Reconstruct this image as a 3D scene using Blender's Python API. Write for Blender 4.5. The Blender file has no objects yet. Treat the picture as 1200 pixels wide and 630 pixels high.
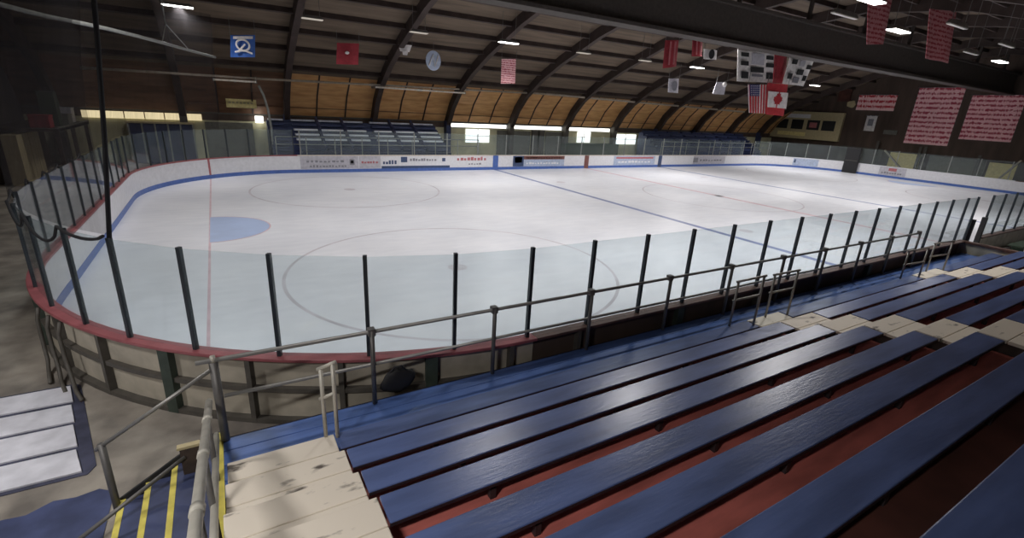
import bpy, math, random
from math import sin, cos, pi, sqrt, atan2, hypot
from mathutils import Vector, Matrix
random.seed(7)
SC = bpy.context.scene
COL = SC.collection

# ------------------------------------------------------------------ camera
CX, CY, CZ = 3.2610, -5.7105, 4.4372
PITCH, ROLL, YAW, FPX = 0.32444, 0.05764, 0.54970, 561.60
Fh = Vector((sin(YAW), cos(YAW), 0)); Rh = Vector((cos(YAW), -sin(YAW), 0)); Uh = Vector((0, 0, 1))
FW = cos(PITCH) * Fh - sin(PITCH) * Uh
U2 = cos(PITCH) * Uh + sin(PITCH) * Fh
RT = cos(ROLL) * Rh + sin(ROLL) * U2
UP = cos(ROLL) * U2 - sin(ROLL) * Rh
CAM = Vector((CX, CY, CZ))
cd = bpy.data.cameras.new('camera'); cam = bpy.data.objects.new('camera', cd); COL.objects.link(cam)
M = Matrix((RT, UP, -FW)).transposed().to_4x4(); M.translation = CAM
cam.matrix_world = M
cd.sensor_fit = 'HORIZONTAL'; cd.sensor_width = 36; cd.lens = FPX * 36 / 1200
cd.clip_start = 0.05; cd.clip_end = 300
SC.camera = cam

def at(px, py, axis, val):
    """point where the sight line through a photo pixel meets the plane axis=val"""
    d = FW + RT * ((px - 600) / FPX) + UP * ((315 - py) / FPX)
    t = (val - CAM[axis]) / d[axis]
    return CAM + d * t

# ------------------------------------------------------------------ materials
def s2l(c):
    c = c / 255
    return c / 12.92 if c <= .04045 else ((c + .055) / 1.055) ** 2.4
def rgb(r, g, b): return (s2l(r), s2l(g), s2l(b), 1)

def mat(name, col, rough=.6, metal=0, var=.12, scale=6, bump=0, bscale=40, spec=.5, stretch=(1, 1, 1), col2=None, lo=.35, hi=.65, detail=6):
    m = bpy.data.materials.new(name); m.use_nodes = True
    n = m.node_tree.nodes; l = m.node_tree.links
    b = n['Principled BSDF']
    b.inputs['Roughness'].default_value = rough; b.inputs['Metallic'].default_value = metal
    b.inputs['Specular IOR Level'].default_value = spec
    tc = n.new('ShaderNodeTexCoord'); mp = n.new('ShaderNodeMapping'); mp.inputs['Scale'].default_value = stretch
    nz = n.new('ShaderNodeTexNoise'); nz.inputs['Scale'].default_value = scale; nz.inputs['Detail'].default_value = detail
    l.new(tc.outputs['Object'], mp.inputs[0]); l.new(mp.outputs[0], nz.inputs['Vector'])
    r = n.new('ShaderNodeValToRGB')
    c2 = col2 if col2 else tuple(max(0, c * (1 - var)) for c in col[:3]) + (1,)
    c1 = col if col2 else tuple(min(1, c * (1 + var)) for c in col[:3]) + (1,)
    r.color_ramp.elements[0].color = c2; r.color_ramp.elements[1].color = c1
    r.color_ramp.elements[0].position = lo; r.color_ramp.elements[1].position = hi
    l.new(nz.outputs['Fac'], r.inputs[0]); l.new(r.outputs[0], b.inputs['Base Color'])
    if bump:
        n2 = n.new('ShaderNodeTexNoise'); n2.inputs['Scale'].default_value = bscale; n2.inputs['Detail'].default_value = 4
        l.new(mp.outputs[0], n2.inputs['Vector'])
        bp = n.new('ShaderNodeBump'); bp.inputs['Strength'].default_value = bump; bp.inputs['Distance'].default_value = .02
        l.new(n2.outputs['Fac'], bp.inputs['Height']); l.new(bp.outputs[0], b.inputs['Normal'])
    return m

def emit(name, col, strength):
    m = bpy.data.materials.new(name); m.use_nodes = True
    n = m.node_tree.nodes; n.remove(n['Principled BSDF'])
    e = n.new('ShaderNodeEmission'); e.inputs[0].default_value = col; e.inputs[1].default_value = strength
    m.node_tree.links.new(e.outputs[0], n['Material Output'].inputs[0])
    return m

def glass_mat(name, tint, milk=.03):
    m = bpy.data.materials.new(name); m.use_nodes = True
    n = m.node_tree.nodes; l = m.node_tree.links; n.remove(n['Principled BSDF'])
    tr = n.new('ShaderNodeBsdfTransparent'); tr.inputs[0].default_value = tint
    gl = n.new('ShaderNodeBsdfGlossy'); gl.inputs['Roughness'].default_value = .03
    df = n.new('ShaderNodeBsdfDiffuse'); df.inputs[0].default_value = (.55, .62, .62, 1)
    lw = n.new('ShaderNodeLayerWeight'); lw.inputs[0].default_value = .5
    pw = n.new('ShaderNodeMath'); pw.operation = 'POWER'; pw.inputs[1].default_value = 5
    l.new(lw.outputs['Facing'], pw.inputs[0])
    fr = n.new('ShaderNodeMath'); fr.operation = 'MULTIPLY_ADD'; fr.inputs[1].default_value = .85; fr.inputs[2].default_value = .012
    l.new(pw.outputs[0], fr.inputs[0])
    nz = n.new('ShaderNodeTexNoise'); nz.inputs['Scale'].default_value = 1.5
    tc = n.new('ShaderNodeTexCoord'); l.new(tc.outputs['Object'], nz.inputs['Vector'])
    mr = n.new('ShaderNodeMapRange'); mr.inputs['To Min'].default_value = milk * .4; mr.inputs['To Max'].default_value = milk * 1.6
    l.new(nz.outputs['Fac'], mr.inputs[0])
    m1 = n.new('ShaderNodeMixShader'); m2 = n.new('ShaderNodeMixShader')
    l.new(mr.outputs[0], m1.inputs[0]); l.new(tr.outputs[0], m1.inputs[1]); l.new(df.outputs[0], m1.inputs[2])
    l.new(fr.outputs[0], m2.inputs[0]); l.new(m1.outputs[0], m2.inputs[1]); l.new(gl.outputs[0], m2.inputs[2])
    l.new(m2.outputs[0], n['Material Output'].inputs[0])
    return m

def net_mat():
    m = bpy.data.materials.new('net_mesh'); m.use_nodes = True
    n = m.node_tree.nodes; l = m.node_tree.links; n.remove(n['Principled BSDF'])
    tr = n.new('ShaderNodeBsdfTransparent')
    df = n.new('ShaderNodeBsdfDiffuse'); df.inputs[0].default_value = (.035, .033, .035, 1)
    tc = n.new('ShaderNodeTexCoord'); mp = n.new('ShaderNodeMapping'); mp.inputs['Scale'].default_value = (3, 3, .15)
    nz = n.new('ShaderNodeTexNoise'); nz.inputs['Scale'].default_value = 2.0; nz.inputs['Detail'].default_value = 5
    l.new(tc.outputs['Object'], mp.inputs[0]); l.new(mp.outputs[0], nz.inputs['Vector'])
    mr = n.new('ShaderNodeMapRange'); mr.inputs['To Min'].default_value = .22; mr.inputs['To Max'].default_value = .5
    l.new(nz.outputs['Fac'], mr.inputs[0])
    mx = n.new('ShaderNodeMixShader'); l.new(mr.outputs[0], mx.inputs[0]); l.new(tr.outputs[0], mx.inputs[1]); l.new(df.outputs[0], mx.inputs[2])
    l.new(mx.outputs[0], n['Material Output'].inputs[0])
    return m

def ice_mat():
    m = bpy.data.materials.new('ice'); m.use_nodes = True
    n = m.node_tree.nodes; l = m.node_tree.links; b = n['Principled BSDF']
    tc = n.new('ShaderNodeTexCoord')
    def noise(sc, st, det=8):
        mp = n.new('ShaderNodeMapping'); mp.inputs['Scale'].default_value = st
        z = n.new('ShaderNodeTexNoise'); z.inputs['Scale'].default_value = sc; z.inputs['Detail'].default_value = det
        l.new(tc.outputs['Object'], mp.inputs[0]); l.new(mp.outputs[0], z.inputs['Vector']); return z
    a = noise(.16, (1, 1.6, 1)); c = noise(1.1, (1, 3, 1)); w = noise(.9, (1, 1, 1), 12)
    r = n.new('ShaderNodeValToRGB')
    r.color_ramp.elements[0].position = .3; r.color_ramp.elements[0].color = (.63, .65, .71, 1)
    r.color_ramp.elements[1].position = .68; r.color_ramp.elements[1].color = (.82, .83, .87, 1)
    mx = n.new('ShaderNodeMath'); mx.operation = 'MULTIPLY_ADD'; mx.inputs[1].default_value = .35
    l.new(c.outputs['Fac'], mx.inputs[0])
    m3 = n.new('ShaderNodeMath'); m3.operation = 'MULTIPLY'; m3.inputs[1].default_value = .68
    l.new(a.outputs['Fac'], m3.inputs[0]); l.new(m3.outputs[0], mx.inputs[2])
    l.new(mx.outputs[0], r.inputs[0]); l.new(r.outputs[0], b.inputs['Base Color'])
    rr = n.new('ShaderNodeMapRange'); rr.inputs['To Min'].default_value = .22; rr.inputs['To Max'].default_value = .5
    l.new(w.outputs['Fac'], rr.inputs[0]); l.new(rr.outputs[0], b.inputs['Roughness'])
    b.inputs['Specular IOR Level'].default_value = .35
    return m

def banner_mat(name, ca, cb, rows, seed):
    """cloth printed with rows of small illegible marks"""
    m = bpy.data.materials.new(name); m.use_nodes = True
    n = m.node_tree.nodes; l = m.node_tree.links; b = n['Principled BSDF']; b.inputs['Roughness'].default_value = .8
    tc = n.new('ShaderNodeTexCoord'); sp = n.new('ShaderNodeSeparateXYZ'); l.new(tc.outputs['Generated'], sp.inputs[0])
    mu = n.new('ShaderNodeMath'); mu.operation = 'MULTIPLY'; mu.inputs[1].default_value = rows * 2 * pi
    l.new(sp.outputs['Z'], mu.inputs[0])
    si = n.new('ShaderNodeMath'); si.operation = 'SINE'; l.new(mu.outputs[0], si.inputs[0])
    mp = n.new('ShaderNodeMapping'); mp.inputs['Scale'].default_value = (9, 9, rows); mp.inputs['Location'].default_value = (seed, seed, 0)
    nz = n.new('ShaderNodeTexNoise'); nz.inputs['Scale'].default_value = 1.6; nz.inputs['Detail'].default_value = 3
    l.new(tc.outputs['Generated'], mp.inputs[0]); l.new(mp.outputs[0], nz.inputs['Vector'])
    mr = n.new('ShaderNodeMapRange'); mr.inputs['From Min'].default_value = .35; mr.inputs['From Max'].default_value = .65; mr.inputs['To Min'].default_value = -1.2; mr.inputs['To Max'].default_value = 1.2
    l.new(nz.outputs['Fac'], mr.inputs[0])
    ad = n.new('ShaderNodeMath'); ad.operation = 'ADD'; l.new(si.outputs[0], ad.inputs[0]); l.new(mr.outputs[0], ad.inputs[1]); mr.inputs['To Min'].default_value = -.6; mr.inputs['To Max'].default_value = 1.6
    r = n.new('ShaderNodeValToRGB'); r.color_ramp.elements[0].position = .0; r.color_ramp.elements[1].position = .28
    r.color_ramp.elements[0].color = ca; r.color_ramp.elements[1].color = cb
    l.new(ad.outputs[0], r.inputs[0]); l.new(r.outputs[0], b.inputs['Base Color'])
    return m

MT = dict(
    ice=ice_mat(),
    white=mat('white_board', rgb(222, 222, 226), .35, var=.05),
    capred=mat('cap_red', rgb(150, 84, 88), .45, var=.14, scale=3),
    capbrown=mat('cap_brown', rgb(96, 70, 62), .55, var=.2, scale=3),
    capbeige=mat('cap_beige', rgb(214, 202, 190), .5, var=.06),
    kick=mat('kick_blue', rgb(78, 108, 176), .4, var=.1),
    greige=mat('board_back', rgb(176, 168, 152), .7, var=.16, scale=2.5),
    frame=mat('board_frame', rgb(84, 80, 74), .6, var=.15),
    greenpost=mat('green_post', rgb(58, 68, 60), .6, var=.15),
    post=mat('post_dark', rgb(52, 58, 64), .4, metal=.3),
    postlight=mat('post_light', rgb(150, 152, 148), .45, metal=.3),
    glass=glass_mat('glass', (.915, .955, .965, 1), .05),
    net=net_mat(),
    rope=mat('rope', rgb(26, 26, 30), .8),
    benchblue=mat('bench_blue', rgb(84, 100, 144), .28, var=.2, scale=2.2, stretch=(.5, 3, 1), bump=.08, bscale=14),
    edge=mat('bench_edge', rgb(42, 30, 36), .6),
    leg=mat('bench_leg', rgb(48, 38, 40), .6),
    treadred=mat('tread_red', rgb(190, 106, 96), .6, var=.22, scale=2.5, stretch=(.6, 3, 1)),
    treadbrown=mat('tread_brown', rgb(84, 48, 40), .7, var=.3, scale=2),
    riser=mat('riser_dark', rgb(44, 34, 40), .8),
    deckblue=mat('deck_blue', rgb(82, 108, 166), .3, var=.18, scale=2.4, stretch=(.4, 3, 1), bump=.06, bscale=10),
    cream=mat('aisle_cream', rgb(224, 214, 198), .6, col2=rgb(88, 80, 72), scale=3.2, stretch=(1, 2.2, 1), lo=.3, hi=.4, detail=9),
    stringer=mat('stringer_brown', rgb(70, 58, 52), .7, var=.25),
    yellow=mat('nosing_yellow', rgb(214, 200, 96), .6, var=.15),
    galv=mat('rail_steel', rgb(150, 148, 144), .4, metal=.5, var=.1),
    galvlight=mat('rail_paint', rgb(196, 192, 180), .45, metal=.2, var=.1),
    raildark=mat('rail_dark', rgb(112, 110, 108), .5, metal=.4),
    concrete=mat('concrete', rgb(172, 164, 152), .8, col2=rgb(104, 98, 92), scale=1.3, lo=.32, hi=.7, detail=12, bump=.1),
    bluefloor=mat('blue_floor', rgb(64, 72, 106), .5, var=.25, scale=3),
    whitefloor=mat('white_floor', rgb(214, 214, 222), .6, var=.12, scale=4),
    darkpatch=mat('blue_black_paint', rgb(62, 64, 84), .7, var=.3, scale=4),
    roof=mat('roof_deck', rgb(102, 88, 74), .85, var=.22, scale=1.2, stretch=(.3, 3, 3)),
    rib=mat('roof_rib', rgb(62, 50, 46), .7, var=.25, scale=1.5),
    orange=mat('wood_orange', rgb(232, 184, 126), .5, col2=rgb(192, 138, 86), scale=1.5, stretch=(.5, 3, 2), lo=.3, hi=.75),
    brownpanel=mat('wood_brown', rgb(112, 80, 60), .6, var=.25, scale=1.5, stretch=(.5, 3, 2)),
    girder=mat('girder', rgb(66, 60, 56), .7, var=.15),
    wallgreen=mat('wall_green', rgb(206, 202, 168), .8, var=.15, scale=1),
    walldark=mat('wall_dark', rgb(82, 68, 60), .85, var=.22, scale=.8, stretch=(2, 2, .3)),
    wallleft=mat('wall_left', rgb(74, 66, 64), .85, var=.2, scale=.8),
    navy=mat('navy_paint', rgb(50, 60, 96), .5, var=.2, scale=2),
    sheenplank=mat('sheen_plank', rgb(240, 244, 250), .4, var=.15, scale=1.2, col2=rgb(190, 198, 216), lo=.3, hi=.5),
    greyplank=mat('grey_plank', rgb(190, 194, 206), .45, var=.15),
    pipe=mat('white_pipe', rgb(176, 164, 148), .4, metal=.2),
    pipebright=mat('bright_pipe', rgb(236, 228, 214), .35),
    housing=mat('lamp_housing', rgb(120, 118, 116), .5, metal=.4),
    tubeoff=mat('lamp_off', rgb(206, 204, 196), .5),
    lit=emit('lamp_lit', (1, .97, .95, 1), 9),
    dim=emit('lamp_dim', (1, .9, .78, 1), .45),
    warm=emit('window_warm', (1, .84, .5, 1), 1.1),
    day=emit('window_day', (1, .97, .88, 1), 2.6),
    daywhite=emit('window_white', (.97, 1, 1, 1), 1.6),
    black=mat('black', rgb(34, 34, 36), .7),
    red=mat('flag_red', rgb(176, 44, 52), .8),
    darkred=mat('banner_darkred', rgb(150, 46, 56), .8),
    flagwhite=mat('flag_white', rgb(226, 222, 220), .8),
    flagblue=mat('flag_blue', rgb(52, 58, 104), .8),
    signblue=mat('sign_blue', rgb(48, 92, 168), .6),
    tan=mat('sign_tan', rgb(190, 176, 138), .7, var=.08),
    yellowpanel=mat('panel_yellow', rgb(232, 218, 152), .7),
    greypanel=mat('panel_grey', rgb(108, 108, 100), .7, var=.15),
    green=mat('dark_green', rgb(52, 66, 50), .8, var=.2),
    adgrey=mat('ad_grey', rgb(186, 184, 192), .5),
    adblue=mat('ad_blue', rgb(172, 184, 206), .5),
    marknavy=mat('mark_navy', rgb(62, 78, 112), .5),
    markgrey=mat('mark_grey', rgb(132, 132, 140), .5),
    markred=mat('mark_red', rgb(178, 106, 110), .5),
    markbrick=mat('mark_brick', rgb(120, 78, 72), .5),
    lineblue=mat('line_blue', rgb(128, 138, 176), .4, var=.12, scale=2),
    linered=mat('line_red', rgb(212, 184, 192), .4, var=.1, scale=2),
    linefaint=mat('line_faint', rgb(200, 196, 203), .4, var=.12, scale=1),
    crease=mat('crease_blue', rgb(176, 194, 228), .35, var=.06, scale=1.2),
    lineedge=mat('line_edge', rgb(200, 206, 222), .4),
)
MT['bannerpink'] = banner_mat('banner_pink', rgb(190, 74, 92), rgb(255, 206, 208), 12, 1.3)
MT['bannerpink2'] = banner_mat('banner_pink2', rgb(186, 70, 88), rgb(255, 202, 204), 10, 4.1)
MT['bannerred'] = banner_mat('banner_red', rgb(140, 40, 50), rgb(180, 120, 124), 12, 7.7)
MT['bannersign'] = banner_mat('banner_sign', rgb(196, 56, 66), rgb(250, 206, 206), 3, 2.2)

# ------------------------------------------------------------------ mesh builder
class MB:
    def __init__(s): s.v = []; s.f = []
    def quadbox(s, p):            # 8 points: bottom 4 ccw, top 4 ccw
        i = len(s.v); s.v += [Vector(q) for q in p]
        s.f += [(i+3, i+2, i+1, i), (i+4, i+5, i+6, i+7)]
        for k in range(4):
            a, b = k, (k + 1) % 4
            s.f.append((i+a, i+b, i+b+4, i+a+4))
        return s
    def box(s, x0, x1, y0, y1, z0, z1):
        return s.quadbox([(x0,y0,z0),(x1,y0,z0),(x1,y1,z0),(x0,y1,z0),(x0,y0,z1),(x1,y0,z1),(x1,y1,z1),(x0,y1,z1)])
    def bar(s, p, q, w, h, up=Vector((0, 0, 1))):
        p, q = Vector(p), Vector(q); d = (q - p).normalized()
        a = d.cross(up)
        if a.length < 1e-4: a = d.cross(Vector((1, 0, 0)))
        a.normalize(); b = a.cross(d)
        a *= w / 2; b *= h / 2
        return s.quadbox([p-a-b, p+a-b, q+a-b, q-a-b, p-a+b, p+a+b, q+a+b, q-a+b])
    def tube(s, pts, r, n=10, cap=True):
        pts = [Vector(p) for p in pts]; i0 = len(s.v)
        prev = None
        for k, p in enumerate(pts):
            d = (pts[min(k+1, len(pts)-1)] - pts[max(k-1, 0)]).normalized()
            if prev is None:
                a = d.cross(Vector((0, 0, 1)))
                if a.length < 1e-3: a = d.cross(Vector((1, 0, 0)))
            else: a = prev - d * prev.dot(d)
            a.normalize(); prev = a; b = d.cross(a)
            for j in range(n):
                t = 2 * pi * j / n; s.v.append(p + a * (r * cos(t)) + b * (r * sin(t)))
        for k in range(len(pts) - 1):
            for j in range(n):
                a0 = i0 + k * n + j; a1 = i0 + k * n + (j + 1) % n
                s.f.append((a0, a1, a1 + n, a0 + n))
        if cap:
            s.f.append(tuple(i0 + j for j in range(n - 1, -1, -1)))
            e = i0 + (len(pts) - 1) * n
            s.f.append(tuple(e + j for j in range(n)))
        return s
    def prism(s, poly, h):        # poly: list of 3D points in a plane; h: extrusion vector
        h = Vector(h); i = len(s.v); n = len(poly)
        s.v += [Vector(p) for p in poly] + [Vector(p) + h for p in poly]
        s.f.append(tuple(i + k for k in range(n))); s.f.append(tuple(i + n + k for k in range(n - 1, -1, -1)))
        for k in range(n):
            j = (k + 1) % n; s.f.append((i+k, i+k+n, i+j+n, i+j))
        return s
    def sweep(s, path, o0, o1, z0, z1):   # path: (point2d, outward normal2d)
        i = len(s.v); m = len(path)
        for (px, py), (nx, ny) in path:
            for o, z in ((o0, z0), (o1, z0), (o1, z1), (o0, z1)):
                s.v.append(Vector((px + nx * o, py + ny * o, z)))
        for k in range(m - 1):
            for j in range(4):
                a = i + 4 * k + j; b = i + 4 * k + (j + 1) % 4
                s.f.append((a, b, b + 4, a + 4))
        s.f.append((i+3, i+2, i+1, i)); e = i + 4 * (m - 1); s.f.append((e, e+1, e+2, e+3))
        return s
    def build(s, name, m, parent=None, smooth=False, bevel=0):
        me = bpy.data.meshes.new(name)
        off = parent.matrix_world.translation.copy() if parent else Vector((0, 0, 0))
        p = parent
        if parent:
            off = Vector((0, 0, 0)); q = parent
            while q: off += q.location; q = q.parent
        base = Vector((0, 0, 0))
        if not parent and s.v:
            lo = [min(v[k] for v in s.v) for k in range(3)]; hi = [max(v[k] for v in s.v) for k in range(3)]
            base = Vector(((lo[0] + hi[0]) / 2, (lo[1] + hi[1]) / 2, lo[2])); off = base
        me.from_pydata([tuple(v - off) for v in s.v], [], s.f); me.update()
        import bmesh
        bm = bmesh.new(); bm.from_mesh(me); bmesh.ops.recalc_face_normals(bm, faces=bm.faces[:]); bm.to_mesh(me); bm.free()
        if smooth:
            for pl in me.polygons: pl.use_smooth = True
        me.materials.append(MT[m] if isinstance(m, str) else m)
        o = bpy.data.objects.new(name, me); COL.objects.link(o)
        if parent: o.parent = parent
        else: o.location = base
        if bevel:
            md = o.modifiers.new('bevel', 'BEVEL'); md.width = bevel; md.segments = 2; md.limit_method = 'ANGLE'
        return o

def thing(name, label, cat, loc=(0, 0, 0), group=None):
    o = bpy.data.objects.new(name, None); COL.objects.link(o); o.location = loc
    o.empty_display_size = .2
    o['label'] = label; o['category'] = cat
    if group: o['group'] = group
    return o
def tag(o, label, cat, group=None):
    o['label'] = label; o['category'] = cat
    if group: o['group'] = group
    return o
def struct(o): o['kind'] = 'structure'; return o
def lab(o, l): o['label'] = l; return o

def copy_tree(o, parent=None, off=None):
    c = o.copy(); COL.objects.link(c)
    if parent: c.parent = parent
    elif off is not None: c.location = o.location + Vector(off)
    for ch in list(o.children): copy_tree(ch, c)
    return c

ORD = ['lowest', 'second', 'third', 'fourth', 'fifth', 'sixth', 'seventh', 'eighth', 'ninth']

# ------------------------------------------------------------------ rink geometry
R, W, L = 7.187, 25.9, 58.48
BZ, GZ = 1.05, 2.51
GX, BX = 2.655, 20.666
def arc(cx, cy, a0, a1, n=28):
    return [((cx + R * cos(a0 + (a1 - a0) * k / n), cy + R * sin(a0 + (a1 - a0) * k / n)), (cos(a0 + (a1 - a0) * k / n), sin(a0 + (a1 - a0) * k / n))) for k in range(n + 1)]
def seg(p, q, nrm, n=2):
    return [((p[0] + (q[0] - p[0]) * k / n, p[1] + (q[1] - p[1]) * k / n), nrm) for k in range(n + 1)]
GATE0, GATE1 = 24.45, 25.75
P_near = seg((R, 0), (GATE0, 0), (0, -1))
P_near2 = seg((GATE1, 0), (L - R, 0), (0, -1)) + arc(L - R, R, -pi/2, 0)[1:]
P_left = arc(R, R, -pi/2, -pi) + seg((0, R), (0, W - R), (-1, 0))[1:] + arc(R, W - R, pi, pi/2)[1:]
P_far = seg((R, W), (L - R, W), (0, 1))
P_right = arc(L - R, W - R, pi/2, 0) + seg((L, W - R), (L, R), (1, 0))[1:]

# ice and its painted lines
def ring(m, c, r0, r1, z, n=96, a0=0, a1=2*pi):
    i = len(m.v)
    for k in range(n + 1):
        a = a0 + (a1 - a0) * k / n
        for rr in (r0, r1): m.v.append(Vector((c[0] + rr * cos(a), c[1] + rr * sin(a), z)))
    for k in range(n): m.f.append((i+2*k, i+2*k+1, i+2*k+3, i+2*k+2))
    return m
outline = [p for p, _ in (P_near + P_near2)]
pl = [p for p, _ in seg((R, 0), (L - R, 0), (0, -1))] + [p for p, _ in arc(L - R, R, -pi/2, 0)[1:]] + [p for p, _ in arc(L - R, W - R, 0, pi/2)] + [p for p, _ in arc(R, W - R, pi/2, pi)] + [p for p, _ in arc(R, R, pi, 1.5*pi)[:-1]]
mb = MB(); mb.prism([(x, y, 0) for x, y in pl], (0, 0, -.04))
ice = struct(mb.build('ice_sheet', 'ice'))
ZI = .003
def edge_y(x):
    if x < R: d = R - sqrt(max(0, R*R - (R - x)**2))
    elif x > L - R: d = R - sqrt(max(0, R*R - (x - L + R)**2))
    else: d = 0
    return d
for x, w, m in ((GX, .06, 'linered'), (L - GX, .06, 'linered'), (BX, .3, 'lineblue'), (L - BX, .3, 'lineblue'), (L / 2, .3, 'linered')):
    e = edge_y(x) + .03
    nm = 'goal_line' if w < .1 else ('blue_line' if m == 'lineblue' else 'centre_line')
    MB().box(x - w/2, x + w/2, e, W - e, .0005, ZI).build(nm, m, ice)
for cx, cy in ((GX + 6.1, W/2 - 6.7), (GX + 6.1, W/2 + 6.7), (L - GX - 6.1, W/2 - 6.7), (L - GX - 6.1, W/2 + 6.7), (L/2, W/2)):
    ring(MB(), (cx, cy), 4.50, 4.585, ZI).build('faceoff_circle', 'linefaint', ice)
    ring(MB(), (cx, cy), .0, .28, ZI, 24).build('faceoff_spot', 'linefaint', ice)
for gx, a0 in ((GX, -pi/2), (L - GX, pi/2)):
    ring(MB(), (gx, W/2), 0, 1.80, ZI + .001, 48, a0, a0 + pi).build('goal_crease', 'crease', ice)
    ring(MB(), (gx, W/2), 1.80, 1.85, ZI + .002, 48, a0, a0 + pi).build('crease_outline', 'linered', ice)
for sx in (BX + 1.5, L - BX - 1.5):
    for sy in (W/2 - 6.7, W/2 + 6.7):
        ring(MB(), (sx, sy), 0, .3, ZI, 24).build('faceoff_spot', 'linefaint', ice)

# ------------------------------------------------------------------ dasher boards and glass
def path_points(path, t_list):
    """points at arc lengths along a path"""
    out = []
    acc = [0]
    for k in range(len(path) - 1):
        acc.append(acc[-1] + hypot(path[k+1][0][0] - path[k][0][0], path[k+1][0][1] - path[k][0][1]))
    for t in t_list:
        k = 0
        while k < len(acc) - 2 and acc[k+1] < t: k += 1
        u = (t - acc[k]) / max(1e-9, acc[k+1] - acc[k])
        a, b = path[k], path[k+1]
        nx, ny = a[1][0] + (b[1][0] - a[1][0]) * u, a[1][1] + (b[1][1] - a[1][1]) * u
        h = hypot(nx, ny)
        out.append(((a[0][0] + (b[0][0] - a[0][0]) * u, a[0][1] + (b[0][1] - a[0][1]) * u), (nx / h, ny / h)))
    return out, acc[-1]

def boards(label, path, ts, capm, postm, backm, panes=True, frames=True, skip=(), gtop=GZ, framestep=1.18):
    t = thing('rink_boards', label, 'rink boards', (path[0][0][0], path[0][0][1], 0))
    MB().sweep(path, 0, .05, 0, BZ - .04).build('white_facing', 'white', t)
    MB().sweep(path, -.014, .0, 0.0, .2).build('kick_plate', 'kick', t)
    MB().sweep(path, .05, .07, .0, BZ - .05).build('back_panel', backm, t)
    MB().sweep(path, -.02, .19, BZ - .05, BZ).build('cap_rail', capm, t, bevel=.01)
    if frames:
        MB().sweep(path, .07, .15, .50, .57).build('back_girt', 'frame', t)
        MB().sweep(path, .07, .17, 0, .07).build('base_girt', 'frame', t)
        _, tot = path_points(path, [0])
        n = int(tot / framestep)
        pts, _ = path_points(path, [tot * (k + .35) / n for k in range(n)])
        for k, ((x, y), (nx, ny)) in enumerate(pts):
            w = .17 if k % 3 == 1 else .07
            a = Vector((x + nx * .12, y + ny * .12, 0)); tx = Vector((-ny, nx, 0))
            MB().bar(a, a + Vector((0, 0, BZ - .05)), w, .11, up=Vector((nx, ny, 0))).build('frame_post', 'greenpost' if w > .1 else 'frame', t)
    pts, _ = path_points(path, ts)
    for k, ((x, y), (nx, ny)) in enumerate(pts):
        a = Vector((x + nx * .08, y + ny * .08, BZ))
        MB().bar(a, a + Vector((0, 0, gtop - BZ)), .05, .06, up=Vector((nx, ny, 0))).build('glass_post', postm, t)
    if panes:
        for k in range(len(pts) - 1):
            if k in skip: continue
            a = Vector((pts[k][0][0] + pts[k][1][0] * .08, pts[k][0][1] + pts[k][1][1] * .08, 0))
            b = Vector((pts[k+1][0][0] + pts[k+1][1][0] * .08, pts[k+1][0][1] + pts[k+1][1][1] * .08, 0))
            d = (b - a).normalized() * .026
            z = Vector((0, 0, (BZ + gtop) / 2 - .01))
            MB().bar(a + d + z, b - d + z, .012, gtop - BZ - .02).build('glass_pane', 'glass', t)
    return t

S = 1.1784; T0 = 1.048
near_ts = [T0 + i * S - 1 * S for i in range(0, 15)]
near_ts = [x for x in near_ts if x > 0 and x < GATE0 - R - .03] + [GATE0 - R - .04]
b_near = boards('straight rink boards with glass along the front of the blue bleachers', P_near, near_ts, 'capbrown', 'post', 'walldark', framestep=2.36)  # darker back panels here paint in the shade behind the boards
pa_, _ = path_points(P_left, [.13]); pb_, _ = path_points(P_near, [near_ts[0]])
MB().bar((pa_[0][0][0] + .03, -.08, (BZ + GZ)/2 - .01), (pb_[0][0][0] - .026, -.08, (BZ + GZ)/2 - .01), .012, GZ - BZ - .02).build('glass_pane', 'glass', b_near)
# stand rows hide most of this side's back
left_ts = [.13, 1.31, 2.49, 3.67, 4.84, 5.93, 6.88, 8.0]
x = 8.0
arc_len = R * pi / 2
while x < arc_len + (W - 2*R) + arc_len - .9:
    x += S; left_ts.append(x)
b_left = boards('rounded left end rink boards with red cap and dark glass posts', P_left, left_ts, 'capred', 'post', 'greige', framestep=1.18)
far_ts = [k * 2.36 + .2 for k in range(19)]
b_far = boards('far side rink boards with advertising panels below the far bleachers', P_far, far_ts, 'capbeige', 'postlight', 'greige', frames=False)
right_ts = [k * 2.0 + .3 for k in range(17)]
b_right = boards('right end rink boards under the red banners', P_right, right_ts, 'white', 'postlight', 'greige', frames=False)
near2_ts = [.06 + k * S for k in range(27)]
b_near2 = boards('near side rink boards beyond the open gate, by the players box', P_near2, near2_ts, 'capbrown', 'post', 'greige', frames=False)

# marks on the far boards where the ice lines meet them
for x, m, nm in ((GX, 'markred', 'goal_line_mark'), ):
    a, _ = path_points(P_left, [0]); e = edge_y(x)
    MB().box(x - .06, x + .06, W - e - .03, W - e + .02, .2, BZ - .05).build(nm, m, b_left)
MB().box(BX - .22, BX + .22, W - .02, W, .0, BZ).build('blue_line_mark', 'kick', b_far)
MB().box(L/2 - .22, L/2 + .22, W - .02, W, .0, BZ).build('centre_line_mark', 'markbrick', b_far)
MB().box(L - BX - .22, L - BX + .22, W - .02, W, .0, BZ).build('blue_line_mark', 'marknavy', b_far)

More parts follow.
